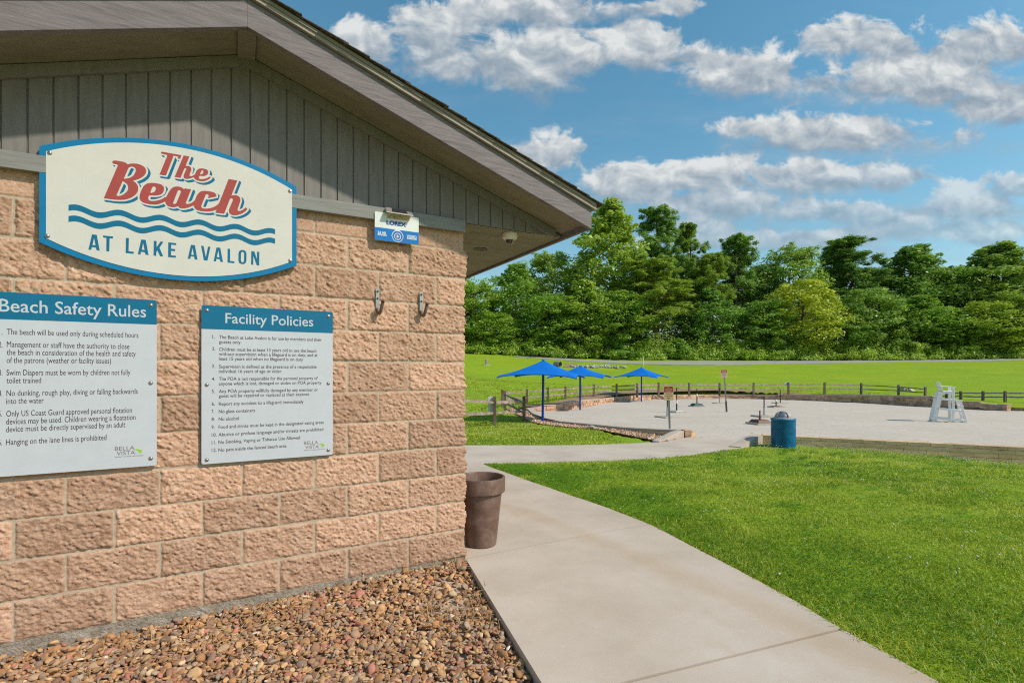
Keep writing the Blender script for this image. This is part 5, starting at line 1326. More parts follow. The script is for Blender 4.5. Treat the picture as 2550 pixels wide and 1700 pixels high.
def fence_rail(root, a, b, t=0.085):
    m = MB(); n = 6; d = (b - a); s = Vector((-d.y, d.x, 0)).normalized()
    pts = []
    for i in range(n + 1):
        k = i / n; taper = 0.45 + 0.55 * min(1, min(k, 1 - k) * 5)
        pts.append((a + d * k + Vector((0, 0, random.uniform(-0.012, 0.012))), t * taper * random.uniform(0.85, 1.1)))
    v = []; f = []
    for p, q in pts:
        for (sx, sz) in ((-.42, -.5), (.42, -.42), (.36, .5), (-.36, .42)): v.append(p + s * sx * q + Vector((0, 0, sz * q)))
    for i in range(n):
        for k in range(4): f.append([i * 4 + k, i * 4 + (k + 1) % 4, (i + 1) * 4 + (k + 1) % 4, (i + 1) * 4 + k])
    f += [[3, 2, 1, 0], [n * 4, n * 4 + 1, n * 4 + 2, n * 4 + 3]]
    m.add(v, f); build_at(m, 'rail', MAT_RAIL, root)
Z = Vector((0, 0, 1))
# near fence: one run beside the lawn, turning back beyond its end post
p0 = gp(1040, 983); p1 = gp(1136, 976.3); p2 = gp(1203.5, 966); p3 = at(1159.6, 940, 25.0)
nf = empty('split_rail_fence', tuple(p1), 0, 'weathered split rail fence nearest the building, turning back at the pebble bed', 'fence', 'split rail fences')
hts = (1.10, (976.3 - 909.5) / FD * p1.y, (966 - 909.5) / FD * p2.y, 43.3 / FD * p3.y)
for p, h in zip((p0, p1, p2, p3), hts): fence_post(nf, p, h, 0.13)
fence_rail(nf, p0 + Z * 0.97, p1 + Z * (hts[1] * 0.79), 0.11); fence_rail(nf, p1 + Z * (hts[1] * 0.80), p2 + Z * (hts[2] * 0.77), 0.11)
fence_rail(nf, p0 + Z * 0.47, p1 + Z * (hts[1] * 0.42), 0.10); fence_rail(nf, p1 + Z * (hts[1] * 0.42), p2 + Z * (hts[2] * 0.38), 0.10)
fence_rail(nf, p2 + Z * (hts[2] * 0.72), p3 + Z * (hts[3] * 0.80), 0.10); fence_rail(nf, p2 + Z * (hts[2] * 0.30), p3 + Z * (hts[3] * 0.40), 0.10)
# long fence behind the beach
c4 = lambda x, t, b: ((1150 + .27636 * x) / 1.0842, (870 + .27636 * t) / 1.0842, (870 + .27636 * b) / 1.0842)
c5 = lambda x, t, b: ((1600 + .21259 * x) / 1.0842, (850 + .21259 * t) / 1.0842, (850 + .21259 * b) / 1.0842)
c6 = lambda x, t, b: ((1950 + .2551 * x) / 1.0842, (900 + .2551 * t) / 1.0842, (900 + .2551 * b) / 1.0842)
PX = [c4(*q) for q in ((365, 362, 515), (587, 355, 495), (775, 340, 475), (933, 330, 457), (1068, 320, 440), (1189, 312, 425), (1395, 308, 415), (1580, 303, 403), (1773, 297, 393), (2048, 298, 393))] + \
     [c5(*q) for q in ((902, 482, 602), (1302, 482, 605), (1710, 477, 608), (2133, 477, 610))] + [c6(*q) for q in ((763, 208, 320), (1127, 226, 330), (1388, 247, 350))]
PX2 = [c6(*q) for q in ((1388, 247, 350), (1500, 290, 372), (1595, 296, 375), (1735, 287, 380), (1952, 288, 392), (2167, 287, 394), (2390, 287, 398))]
FYX = [1154, 1240, 1316, 1416, 1512, 1672, 1811, 1978, 2125, 2207, 2308, 2400]; FYY = [28.5, 31, 34.7, 39, 43, 45, 46, 46, 43, 40, 38, 37]
def run_fence(name, label, PX):
    P = [(at(px, b, float(np.interp(px, FYX, FYY))), (b - t) / FD * float(np.interp(px, FYX, FYY))) for px, t, b in PX]
    r = empty(name, tuple(P[len(P) // 2][0]), 0, label, 'fence', 'split rail fences')
    for p, h in P: fence_post(r, p, h, 0.15)
    for (a, ha), (b, hb) in zip(P[:-1], P[1:]):
        for k in (0.80, 0.45): fence_rail(r, a + Z * (ha * k), b + Z * (hb * k), 0.11)
    return P
BF = run_fence('split_rail_fence', 'long weathered split rail fence curving along the top of the stone beach wall', PX)
BF2 = run_fence('split_rail_fence', 'shorter weathered split rail fence running right behind the white lifeguard chair', PX2[1:])
# white panel on the near fence, pale plate on the far one
MAT_PALE = M_plain('pale_panel', (0.60, 0.62, 0.60), 0.5); MAT_PALEBLUE = M_plain('pale_blue_plate', (0.42, 0.52, 0.55), 0.5)
wpn = at(1126.5, 928, p1.y + 0.09)
t = empty('white_panel', tuple(wpn), 0, 'plain white upright panel fixed behind the nearest fence post', 'panel')
build_at(MB().box(wpn.x - .085, wpn.x + .10, wpn.y - .02, wpn.y + .02, wpn.z - .29, wpn.z + .29), 'panel_board', MAT_PALE, t, bevel=0.006)
build_at(MB().box(wpn.x + .06, wpn.x + .16, wpn.y - .03, wpn.y - .022, wpn.z - .03, wpn.z + .03), 'clip', MAT_PALE, t)
q = BF[12][0]; qh = BF[12][1]
t = empty('notice_plate', (q.x, q.y, q.z), 0, 'small pale blue plate fixed to a post of the far fence', 'sign')
build_at(MB().box(q.x - .30, q.x + .22, q.y + .078, q.y + .09, q.z + qh * 0.72, q.z + qh * 1.0), 'plate', MAT_PALEBLUE, t)
build_at(MB().box(q.x - .04, q.x + .04, q.y + .09, q.y + .10, q.z + qh * 0.8, q.z + qh * 0.9), 'bracket', MAT_STEEL, t)

# ------------------------------------------------------------------ shade umbrellas
MAT_CANOPY = M_noise('blue_shade_fabric', [(0.3, (0.0, 0.125, 0.50)), (0.7, (0.0, 0.155, 0.58))], 3, 4, 0.75, spec=0.2, bscale=300, bstr=0.1, bdist=0.002)
MAT_UPOLE = M_plain('blue_pole', (0.003, 0.045, 0.32), 0.4)
def umbrella(base, apex_h, tip_h, Rr, phi, label, lean=0.0):
    t = empty('shade_umbrella', tuple(base), 0, label, 'umbrella', 'blue square shade umbrellas on the sand')
    t.rotation_euler = (0, lean, 0)
    m = MB(); m.tube([(0, 0, -0.1), (0, 0, apex_h - 0.12)], 0.052, 14); m.build('pole', MAT_UPOLE, t, smooth=True)
    cs = [Vector((Rr * math.sin(phi + k * math.pi / 2), -Rr * math.cos(phi + k * math.pi / 2), tip_h)) for k in range(4)]
    ap = Vector((0, 0, apex_h)); n = 12; V = []; F = []
    for k in range(4):
        a, b = cs[k], cs[(k + 1) % 4]; o = len(V)
        for i in range(n + 1):
            s = i / n
            e = a.lerp(b, s); sc = 4 * s * (1 - s)
            e = e * (1 - 0.055 * sc) ; e.z = tip_h + 0.135 * sc ** 0.7     # edge sags inwards and lifts between the tips
            for j in range(n + 1):
                r = j / n; p = ap.lerp(e, r); p.z -= 0.05 * math.sin(math.pi * r)
                V.append(p)
        for i in range(n):
            for j in range(n): F.append([o + i * (n + 1) + j, o + i * (n + 1) + j + 1, o + (i + 1) * (n + 1) + j + 1, o + (i + 1) * (n + 1) + j])
    m = MB(); m.add(V, F); c = m.build('canopy', MAT_CANOPY, t, smooth=True)
    so = c.modifiers.new('thickness', 'SOLIDIFY'); so.thickness = 0.012
    # hem sleeve along the edge
    for k in range(4):
        pts = [V[k * (n + 1) ** 2 + i * (n + 1) + n] - Vector((0, 0, 0.01)) for i in range(n + 1)]
        m = MB(); m.tube(pts, 0.022, 6); m.build('hem', MAT_CANOPY, t, smooth=True)
        m = MB(); m.tube([ap - Vector((0, 0, 0.14)), ap.lerp(cs[k], 0.5) - Vector((0, 0, 0.085)), cs[k] - Vector((0, 0, 0.02))], 0.022, 6); m.build('rib', MAT_UPOLE, t)
    m = MB(); m.lathe([(0.07, apex_h - 0.02), (0.06, apex_h + 0.025), (0.0, apex_h + 0.035)], 12); m.build('top_cap', MAT_CANOPY, t, smooth=True)
for px, by, ty, apy, tip, phi, lab in ((1246.5, 963, 827.0, 862, 122, 31, 'blue square shade umbrella nearest the building, largest of the three'), (1332.5, 941, 840.0, 863.5, 88, 26, 'blue square shade umbrella in the middle of the three, partly behind the nearest'), (1473.3, 922, 843.5, 864, 69, 13, 'blue square shade umbrella farthest right, standing alone by the stone wall')):
    b = sp(px, by); Y = b.y; zt = CAM_H + (HYD - ty) / FD * Y; zc = CAM_H + (HYD - apy) / FD * Y - 0.10
    umbrella(b, zt - b.z, zc - b.z + 0.02, tip * Y / FD, R(phi), lab, 0.012 if px < 1300 else 0.0)

# ------------------------------------------------------------------ small stands on the sand
MAT_SLAB = M_noise('paver_slab', [(0.3, (0.33, 0.28, 0.23)), (0.7, (0.47, 0.41, 0.35))], 6, 5, 0.9)
MAT_BLK = M_plain('black_pole', (0.012, 0.012, 0.013), 0.5); MAT_WHT = M_plain('white_band', (0.72, 0.72, 0.70), 0.5)
MAT_GALV = M_plain('galvanised', (0.34, 0.37, 0.36), 0.45, 0.6); MAT_GRN = M_plain('dark_green_base', (0.015, 0.085, 0.06), 0.6)
MAT_BRN = M_plain('brown_stand', (0.13, 0.06, 0.042), 0.6); MAT_GRY = M_plain('pale_base', (0.45, 0.44, 0.42), 0.7)
MAT_ROPE = M_plain('pole_rope', (0.2, 0.2, 0.2), 0.8)
def stand(px, by, w, h, base_mat, pole_mat, lower_mat, band, frustum, rot, label):
    b = sp(px, by); s = w
    t = empty('umbrella_stand', tuple(b), R(rot), label, 'umbrella stand', 'short umbrella stands on the sand')
    MB().box(-s / 2, s / 2, -s / 2, s / 2, -0.02, 0.055).build('paver', MAT_SLAB, t, bevel=0.006)
    q = s * 0.40
    if frustum:
        MB().hexa([(-q, -q, 0.056), (q, -q, 0.056), (q, q, 0.056), (-q, q, 0.056), (-q * .72, -q * .72, 0.056 + frustum), (q * .72, -q * .72, 0.056 + frustum), (q * .72, q * .72, 0.056 + frustum), (-q * .72, q * .72, 0.056 + frustum)]).build('weighted_base', base_mat, t, bevel=0.008)
    z0 = 0.056 + frustum
    m = MB(); m.tube([(0, 0, z0 - .01), (0, 0, z0 + h * .42)], 0.034, 10); m.build('lower_tube', lower_mat, t, smooth=True)
    m = MB(); m.tube([(0, 0, z0 + h * .42), (0, 0, z0 + h)], 0.025, 10); m.build('pole', pole_mat, t, smooth=True)
    if band:
        m = MB(); m.tube([(0, 0, z0 + h * (band - .08)), (0, 0, z0 + h * (band + .08))], 0.038, 10); m.build('band', MAT_WHT, t, smooth=True)
for a in ((1532.6, 958.5, 0.78, 0.95, MAT_GRY, MAT_BLK, MAT_GALV, 0, 0.0, 20, 'grey stand with a bare galvanised pole on a paver, behind the near red sign post'),
          (1554.2, 946.8, 0.66, 1.15, MAT_GRY, MAT_BLK, MAT_BLK, 0.38, 0.05, 25, 'black pole stand with a pale flat base, just right of the near red sign'),
          (1600.8, 933.4, 0.80, 0.95, MAT_GRN, MAT_BLK, MAT_BLK, 0.55, 0.14, 5, 'black pole stand with a dark green sloping base'),
          (1653, 926.3, 0.80, 1.05, MAT_GRY, MAT_BLK, MAT_GALV, 0, 0.0, 5, 'pole stand on a plain paver, just left of the leaning red sign'),
          (1755, 956.5, 0.80, 0.85, MAT_GRY, MAT_BLK, MAT_GALV, 0, 0.0, 8, 'galvanised pole stand on a paver, behind the brown wooden stand'),
          (1745.4, 973.2, 0.72, 0.34, MAT_BRN, MAT_BRN, MAT_BRN, 0, 0.11, 12, 'brown stand with a short stub pole, nearest the blue bin'),
          (1782.6, 935, 0.72, 0.82, MAT_BRN, MAT_BLK, MAT_BLK, 0.42, 0.03, 4, 'black pole stand on a tan paver, behind the domed lid of the bin'),
          (1792.4, 926.3, 0.85, 0.98, MAT_GRY, MAT_BLK, MAT_BLK, 0, 0.0, 4, 'thin black pole stand farthest back, close to the stone wall')):
    stand(*a)

# ------------------------------------------------------------------ lifeguard notices on posts
MAT_NRED = M_plain('notice_red', (0.42, 0.022, 0.030), 0.45); MAT_NCREAM = M_plain('notice_cream', (0.74, 0.56, 0.29), 0.5); MAT_NPINK = M_plain('faded_cream', (0.84, 0.62, 0.44), 0.5); MAT_NRED2 = M_plain('faded_red', (0.66, 0.10, 0.09), 0.5)
def post_sign(base, tilt, rz, post_h, w, h, zc, m_red, m_cream, label, bury_tube):
    t = empty('swim_notice', tuple(base), rz, label, 'sign', 'swim at your own risk signs on posts')
    t.rotation_euler = (0, tilt, rz)
    m = MB(); m.box(-0.030, -0.022, -0.012, 0.012, -0.1, post_h); m.box(0.022, 0.030, -0.012, 0.012, -0.1, post_h); m.box(-0.022, 0.022, 0.004, 0.012, -0.1, post_h); m.build('channel_post', MAT_GALV, t)
    if bury_tube: MB().box(-0.045, 0.045, -0.035, 0.04, -0.1, 0.55).build('post_sleeve', M_plain('dark_sleeve', (0.10, 0.09, 0.08), 0.6), t, bevel=0.004)
    MB().prism(rounded(-w / 2, w / 2, zc - h / 2, zc + h / 2, 0.025), 'y', -0.022, -0.0185).build('panel', m_cream, t)
    band = [(-w / 2 + .012, zc + 0.035), (w / 2 - .012, zc + 0.035)] + [(w / 2 - .012, zc + h / 2 - .03), (w / 2 - .03, zc + h / 2 - .012), (-w / 2 + .03, zc + h / 2 - .012), (-w / 2 + .012, zc + h / 2 - .03)]
    MB().prism(band, 'y', -0.0228, -0.022).build('red_field', m_red, t)
    c = lambda tx, wd, z, cap: (tx, -wd / 2, wd, z, cap)
    k = w / 0.29
    mesh_part('upper_lettering', text_shape([c('NO', 0.055 * k, zc + h * 0.375, 0.026), c('LIFEGUARD', 0.215 * k, zc + h * 0.235, 0.036), c('ON DUTY', 0.18 * k, zc + h * 0.11, 0.036)], -0.0234, 0.0008, bold=0.0015), m_cream, t)
    mesh_part('lower_lettering', text_shape([c('SWIM AT', 0.18 * k, zc - h * 0.065, 0.036), c('YOUR OWN', 0.215 * k, zc - h * 0.22, 0.036), c('RISK', 0.10 * k, zc - h * 0.375, 0.036)], -0.0226, 0.0008, bold=0.0012), m_red, t)
    for zz in (zc + h / 2 - .022, zc - h / 2 + .022):
        m = MB(); m.tube([(0, -0.018, zz), (0, -0.026, zz)], 0.006, 8); m.build('bolt', MAT_STEEL, t)
    MB().box(-0.02, 0.02, -0.0185, -0.012, zc - 0.1, zc + 0.1).build('spacer', MAT_GALV, t)
b1 = gp(1538.5, 997.5); Y = b1.y; s = Y / FD
post_sign(b1, -0.028, -0.28, (997.5 - 892) * s, 21.3 * s, 32.2 * s, (997.5 - 902.8) * s, MAT_NRED, MAT_NCREAM, 'red and cream swim at own risk sign on a galvanised post in the pebble bed', False)
b2 = sp(1669, 945.5); Y = b2.y; s = Y / FD
post_sign(b2, -0.060, -0.36, (945.5 - 850) * s, 13.8 * s, 18.4 * s, (945.5 - 857.5) * s, MAT_NRED2, MAT_NPINK, 'faded red swim at own risk sign on a leaning post out on the sand', True)

# ------------------------------------------------------------------ blue mesh bin with a domed lid
MAT_BIN = M_noise('blue_coated_mesh', [(0.3, (0.0, 0.12, 0.27)), (0.6, (0.0, 0.175, 0.37)), (0.85, (0.03, 0.26, 0.48))], 9, 6, 0.38, spec=0.5)
MAT_BININ = M_plain('bin_inside', (0.004, 0.025, 0.06), 0.8)
MAT_DOME = M_noise('grey_dome', [(0.3, (0.30, 0.29, 0.27)), (0.7, (0.38, 0.365, 0.34))], 6, 5, 0.55)
MAT_FLAP = M_noise('steel_flap', [(0.3, (0.20, 0.20, 0.23)), (0.7, (0.38, 0.38, 0.42))], 20, 5, 0.35, metal=0.6)
bb = gp(1799, 1026); Yb = bb.y; s = Yb / FD
bin_ = empty('litter_bin', (bb.x, bb.y, bb.z - 0.02), R(-12), 'blue expanded-metal litter bin with a grey domed lid on the lawn', 'bin')
RB = 25.3 * s; HB = 66.5 * s
m = MB()
nh = 46
for hand in (1, -1):
    for k in range(nh):
        pts = []
        for i in range(15):
            a = 2 * math.pi * (k / nh + hand * 0.30 * i / 14); z = 0.03 + (HB - 0.06) * i / 14
            pts.append((RB * math.cos(a), RB * math.sin(a), z))
        for p, q in zip(pts[:-1], pts[1:]):
            n = Vector((p[0], p[1], 0)).normalized(); m.bar(p, q, 0.009, 0.006, tuple(n))
m.build('mesh_body', MAT_BIN, bin_)
m = MB()
for i in range(26):
    z = 0.03 + (HB - 0.06) * i / 25
    m.lathe([(RB - .003, z - .0035), (RB + .004, z - .0035), (RB + .004, z + .0035), (RB - .003, z + .0035), (RB - .003, z - .0035)], 40)
m.build('mesh_rings', MAT_BIN, bin_)
MB().lathe([(RB - .03, 0.02), (RB - .028, HB - .01)], 32).build('liner', MAT_BININ, bin_, smooth=True)
MB().lathe([(RB - .02, 0.0), (RB + .006, 0.0), (RB + .006, 0.035), (RB - .004, 0.035)], 40).build('base_ring', MAT_BIN, bin_, smooth=True)
MB().lathe([(RB - .02, HB - .03), (RB + .010, HB - .03), (RB + .016, HB - .008), (RB + .010, HB + .010), (RB - .03, HB + .010)], 40).build('rim', MAT_BIN, bin_, smooth=True)
RD = RB * 0.735
dome = MB()
nA, nE = 40, 12; V = []; F = []
for e in range(nE + 1):
    for a in range(nA):
        th = R(90) * e / nE; ph = 2 * math.pi * a / nA
        V.append((RD * math.cos(th) * math.cos(ph), RD * math.cos(th) * math.sin(ph), HB + .012 + RD * 0.94 * math.sin(th)))
opn = lambda a, e: 1 <= e <= 7 and (math.cos(2 * math.pi * (a + .5) / nA - R(-112)) > 0.72)
for e in range(nE):
    for a in range(nA):
        if opn(a, e): continue
        F.append([e * nA + a, e * nA + (a + 1) % nA, (e + 1) * nA + (a + 1) % nA, (e + 1) * nA + a])
dome.add(V, F); d_ = dome.build('dome_lid', MAT_DOME, bin_, smooth=True)
so = d_.modifiers.new('thickness', 'SOLIDIFY'); so.thickness = 0.012
fl = MB(); cfl = []
ang0 = R(-112)
for e in range(1, 9):
    for a in range(-5, 6):
        th = R(90) * e / nE; ph = ang0 + R(46) * a / 5
        cfl.append((RD * .90 * math.cos(th) * math.cos(ph), RD * .90 * math.cos(th) * math.sin(ph), HB + .012 + RD * .86 * math.sin(th)))
fl.add(cfl, [[i * 11 + j, i * 11 + j + 1, (i + 1) * 11 + j + 1, (i + 1) * 11 + j] for i in range(7) for j in range(10)])
fl.build('push_flap', MAT_FLAP, bin_, smooth=True)
MB().lathe([(RD - .01, HB + .0105), (RD + .03, HB + .0105), (RD + .028, HB + .022), (RD - .002, HB + .026)], 40).build('lid_flange', MAT_DOME, bin_, smooth=True)

# ------------------------------------------------------------------ white lifeguard chair
MAT_CHAIR = M_noise('white_painted_wood', [(0.3, (0.72, 0.71, 0.69)), (0.7, (0.84, 0.83, 0.81))], 8, 5, 0.5, bstr=0.1)
cb = sp(2176, 968.5); s = cb.y / FD * (2352 / 2550)       # metres per photo pixel there
k7 = 0.1148 * s
ch = empty('lifeguard_chair', tuple(cb), R(-30), 'tall white wooden lifeguard chair with a ladder front on the sand', 'chair')
def C(x, y, d): return Vector(((x - 730) * k7 * 0.76, d, (1045 - y) * k7))      # x, y along the side view; d across
HWc = 0.29
def board(name, a, b, w, t, upv=(0, 1, 0)):
    m = MB(); m.bar(a, b, w, t, upv); return m.build(name, MAT_CHAIR, ch, bevel=0.004)
for d in (-HWc, HWc):
    board('rear_leg', C(395, 1060, d), C(545, 395, d), 0.15, 0.04)
    board('front_leg', C(818, 1060, d), C(818, 285, d), 0.085, 0.04)
    board('ladder_leg', C(1118, 1075, d * .82), C(965, 560, d * .82), 0.085, 0.04)
    board('armrest', C(470, 270, d * 1.05), C(865, 285, d * 1.05), 0.13, 0.03, (0, 0, 1))
    board('side_rail', C(530, 545, d * 1.1), C(1005, 575, d * 1.1), 0.065, 0.035)
    board('side_rail', C(480, 752, d * 1.1), C(1000, 795, d * 1.1), 0.065, 0.035)
    board('side_rail', C(435, 960, d * 1.1), C(1085, 1000, d * 1.1), 0.075, 0.035)
    board('seat_rail', C(540, 420, d * 1.02), C(850, 392, d * 1.02), 0.085, 0.035)
for y, x in ((590, 975), (685, 1003), (790, 1033), (890, 1063), (995, 1093)):
    board('rung', C(x + 8, y, -HWc * .86), C(x + 8, y, HWc * .86), 0.11, 0.03, (0, 0, 1))
for i in range(5):
    x = 585 + i * 62; board('seat_slat', C(x, 392 - i * 3, -HWc), C(x, 392 - i * 3, HWc), 0.105, 0.025, (0, 0, 1))
for i, d in enumerate((-.26, -.13, 0, .13, .26)):
    top = 175 - 18 * (2 - abs(i - 2)) / 2
    board('back_slat', C(600, 392, d), C(522, top + 20, d), 0.115, 0.022, (1, 0, .2))
board('cross_brace', C(790, 860, -HWc), C(858, 1070, -HWc), 0.05, 0.03)
board('back_rail', C(560, 300, -.32), C(560, 300, .32), 0.06, 0.03, (0, 0, 1))
board('cross_rail', C(410, 985, -HWc), C(410, 985, HWc), 0.09, 0.035, (0, 0, 1))
board('cross_rail', C(505, 560, -HWc), C(505, 560, HWc), 0.09, 0.035, (0, 0, 1))

# ------------------------------------------------------------------ things on the far field
def rock_mesh(name, size, mat, parent, seed=0, flat=0.7, sub=3):
    bv, bf = ico(sub); r = np.random.default_rng(seed)
    v = bv.copy()
    for j in range(9):
        n = r.normal(size=3); n /= np.linalg.norm(n); dl = r.uniform(.55, .9); d = v @ n; v = v - np.outer(np.maximum(d - dl, 0) * .9, n)
    v = v * np.array([size[0], size[1], size[2]]); v[:, 2] += size[2] * flat
    return np_mesh(name, v, bf, mat, parent, False)
MAT_ROCK = M_noise('grey_rock', [(0.3, (0.27, 0.255, 0.235)), (0.7, (0.46, 0.44, 0.41))], 4, 6, 0.9, bstr=0.5)
MAT_MARK = M_noise('marker_stone', [(0.3, (0.22, 0.18, 0.15)), (0.7, (0.36, 0.31, 0.26))], 5, 6, 0.9, bstr=0.5)
ms = gp(1117.5, 838); s = ms.y / FD
t = empty('marker_stone', tuple(ms), 0.2, 'upright grey marker stone on the far field, near the building edge', 'stone')
w_, h_ = 8.5 * s, 14 * s
MB().hexa([(-w_ / 2, -w_ * .3, -.2), (w_ / 2, -w_ * .3, -.2), (w_ / 2, w_ * .3, -.2), (-w_ / 2, w_ * .3, -.2), (-w_ * .38, -w_ * .2, h_ * .92), (w_ * .30, -w_ * .2, h_), (w_ * .30, w_ * .2, h_), (-w_ * .38, w_ * .2, h_ * .92)]).build('stone', MAT_MARK, t, bevel=w_ * .12)
MB().box(-w_ * .8, w_ * 1.1, -w_ * .5, w_ * .5, -.2, .06).build('base_slab', MAT_ROCK, t, bevel=0.02)
cv = gp(1287, 842.5); s = cv.y / FD
t = empty('drain_pipe', tuple(cv), R(38), 'corrugated drain pipe end sticking out of the bank behind the first umbrella', 'pipe')
rp_ = 6.6 * s; m = MB()
prof = [(rp_ * (1.0 if i % 2 else 0.94), i * 0.09) for i in range(12)]
V = []; F = []; n = 24
for rr, l in prof:
    for k in range(n): V.append((rr * math.cos(2 * math.pi * k / n), l, rp_ + rr * math.sin(2 * math.pi * k / n)))
for i in range(len(prof) - 1):
    for k in range(n): F.append([i * n + k, i * n + (k + 1) % n, (i + 1) * n + (k + 1) % n, (i + 1) * n + k])
m.add(V, F); o = m.build('pipe', M_plain('pipe_metal', (0.28, 0.27, 0.26), 0.5, 0.3), t, smooth=True); so = o.modifiers.new('thickness', 'SOLIDIFY'); so.thickness = 0.03
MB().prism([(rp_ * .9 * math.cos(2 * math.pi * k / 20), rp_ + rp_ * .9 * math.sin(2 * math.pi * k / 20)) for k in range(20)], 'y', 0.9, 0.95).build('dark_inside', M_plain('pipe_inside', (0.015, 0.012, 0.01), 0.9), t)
# earth bank and rip-rap below it
MAT_EARTH = M_noise('bare_earth', [(0.3, (0.19, 0.13, 0.07)), (0.7, (0.33, 0.25, 0.15))], 2, 6, 0.95, bstr=0.6)
a = gp(1312, 838); s = a.y / FD
ep = [(gp(x, y).x, gp(x, y).y) for x, y in ((1294, 843), (1316, 843), (1326, 840), (1316, 834), (1300, 834.5))]
o = mesh_part('bare_earth', sheet(ep, lambda x, y: base_z(x, y) + 0.02, 0.5), MAT_EARTH, None); tag(o, 'patch of bare earth beside the drain pipe', 'ground', kind='structure')
n = 130; xs_ = rng.uniform(1312, 1438, n); ys_ = 842.0 + rng.normal(0, 1.1, n) + (xs_ - 1312) / 126 * 2.2
pp = np.array([tuple(gp(float(x), float(y))) for x, y in zip(xs_, ys_)])
o = scatter_stones('rip_rap', pp + np.array([0, 0, .08]), rng.uniform(0.10, 0.26, n), MAT_ROCK, flat=0.7, sub=2); tag(o, 'pale broken rocks lining the drainage channel', 'rocks', kind='stuff')
mp = gp(1477, 838.3); s = mp.y / FD
t = empty('marker_post', tuple(mp), 0, 'white marker post at the edge of the far road', 'post')
m = MB(); m.tube([(0, 0, -.2), (0, 0, 17.2 * s)], 0.065, 10); m.build('post', MAT_PALE, t, smooth=True)
m = MB(); m.tube([(0, 0, 17.2 * s), (0, 0, 18.5 * s)], 0.075, 10); m.build('cap', MAT_WHT, t, smooth=True)
rk = gp(1359, 985); s = rk.y / FD
t = empty('pale_rock', tuple(rk), 0.3, 'single pale rock among the stones of the pebble bed', 'rock')
rock_mesh('rock', (8.2 * s, 6 * s, 5.2 * s), MAT_ROCK, t, 5)
# pale concrete ramp edge behind the far fence
ca, cb2 = at(2094, 889.5, 47.5), at(2113, 908, 46.0)
t = empty('concrete_ramp', tuple(cb2), 0, 'pale sloping concrete slab behind the far fence, left of the lifeguard chair', 'ramp')
m = MB(); m.hexa([(ca.x - .35, ca.y, ca.z - .7), (cb2.x - .25, cb2.y, cb2.z - .4), (cb2.x + .35, cb2.y + .4, cb2.z - .4), (ca.x + .35, ca.y + .5, ca.z - .7), (ca.x - .35, ca.y, ca.z), (cb2.x - .25, cb2.y, cb2.z), (cb2.x + .35, cb2.y + .4, cb2.z), (ca.x + .35, ca.y + .5, ca.z)])
build_at(m, 'slab', MAT_CHEEK, t, bevel=0.02)
build_at(MB().box(ca.x - 0.7, ca.x - .36, ca.y + .05, ca.y + .55, ca.z - .7, ca.z + .02), 'landing', MAT_CHEEK, t, bevel=0.02)
lg = [sp(2316, 943.6), sp(2420, 944.6)]
t = empty('edging_log', tuple(lg[0]), 0, 'thin pale log lying at the end of the stone beach wall', 'log')
m = MB(); m.tube([lg[0] + Z * 0.12, lg[0].lerp(lg[1], .5) + Z * 0.10, lg[1] + Z * 0.12], 0.09, 8); build_at(m, 'log', MAT_RAIL, t, smooth=True)

# ------------------------------------------------------------------ trees
def m_leaf(name, stops, transl=0.52):
    m, T = new_mat(name)
    g_ = T.n('ShaderNodeNewGeometry').outputs['Random Per Island']
    oi = T.n('ShaderNodeObjectInfo')
    co = T.n('ShaderNodeTexCoord').outputs['Object']
    f = T.noise(co, 0.55, 3, 0.6)
    x_ = T.math('ADD', T.math('MULTIPLY', g_, 0.55), T.math('MULTIPLY', T.math('SUBTRACT', f, 0.28), 0.95), clamp=True)
    c = T.ramp(x_, stops)
    c = T.mixc(1.0, c, oi.outputs['Color'], 'MULTIPLY')
    d = T.n('ShaderNodeBsdfDiffuse', ins={0: c}); t = T.n('ShaderNodeBsdfTranslucent', ins={0: c}); gl = T.n('ShaderNodeBsdfGlossy', ins={0: (0.9, 0.95, 0.9, 1), 1: 0.45})
    a = T.n('ShaderNodeMixShader', ins={0: transl, 1: d.outputs[0], 2: t.outputs[0]})
    a = T.n('ShaderNodeMixShader', ins={0: 0.04, 1: a.outputs[0], 2: gl.outputs[0]})
    T.n('ShaderNodeOutputMaterial', ins={0: a.outputs[0]})
    return m
MAT_LEAF = m_leaf('broad_leaf', [(0.0, (0.135, 0.235, 0.03)), (0.4, (0.26, 0.40, 0.042)), (0.75, (0.40, 0.53, 0.07)), (1.0, (0.53, 0.62, 0.14))])
MAT_NEEDLE = m_leaf('pine_needle', [(0.0, (0.13, 0.22, 0.04)), (0.5, (0.30, 0.42, 0.065)), (1.0, (0.52, 0.60, 0.10))], 0.35)
MAT_BARK = M_noise('grey_brown_bark', [(0.3, (0.07, 0.05, 0.035)), (0.7, (0.19, 0.14, 0.105))], 3, 6, 0.95, (3, 3, 0.6), bstr=0.7, bdist=0.05)
MAT_PBARK = M_noise('pine_bark', [(0.3, (0.10, 0.065, 0.045)), (0.7, (0.27, 0.19, 0.14))], 3, 6, 0.95, (3, 3, 0.6), bstr=0.7, bdist=0.05)

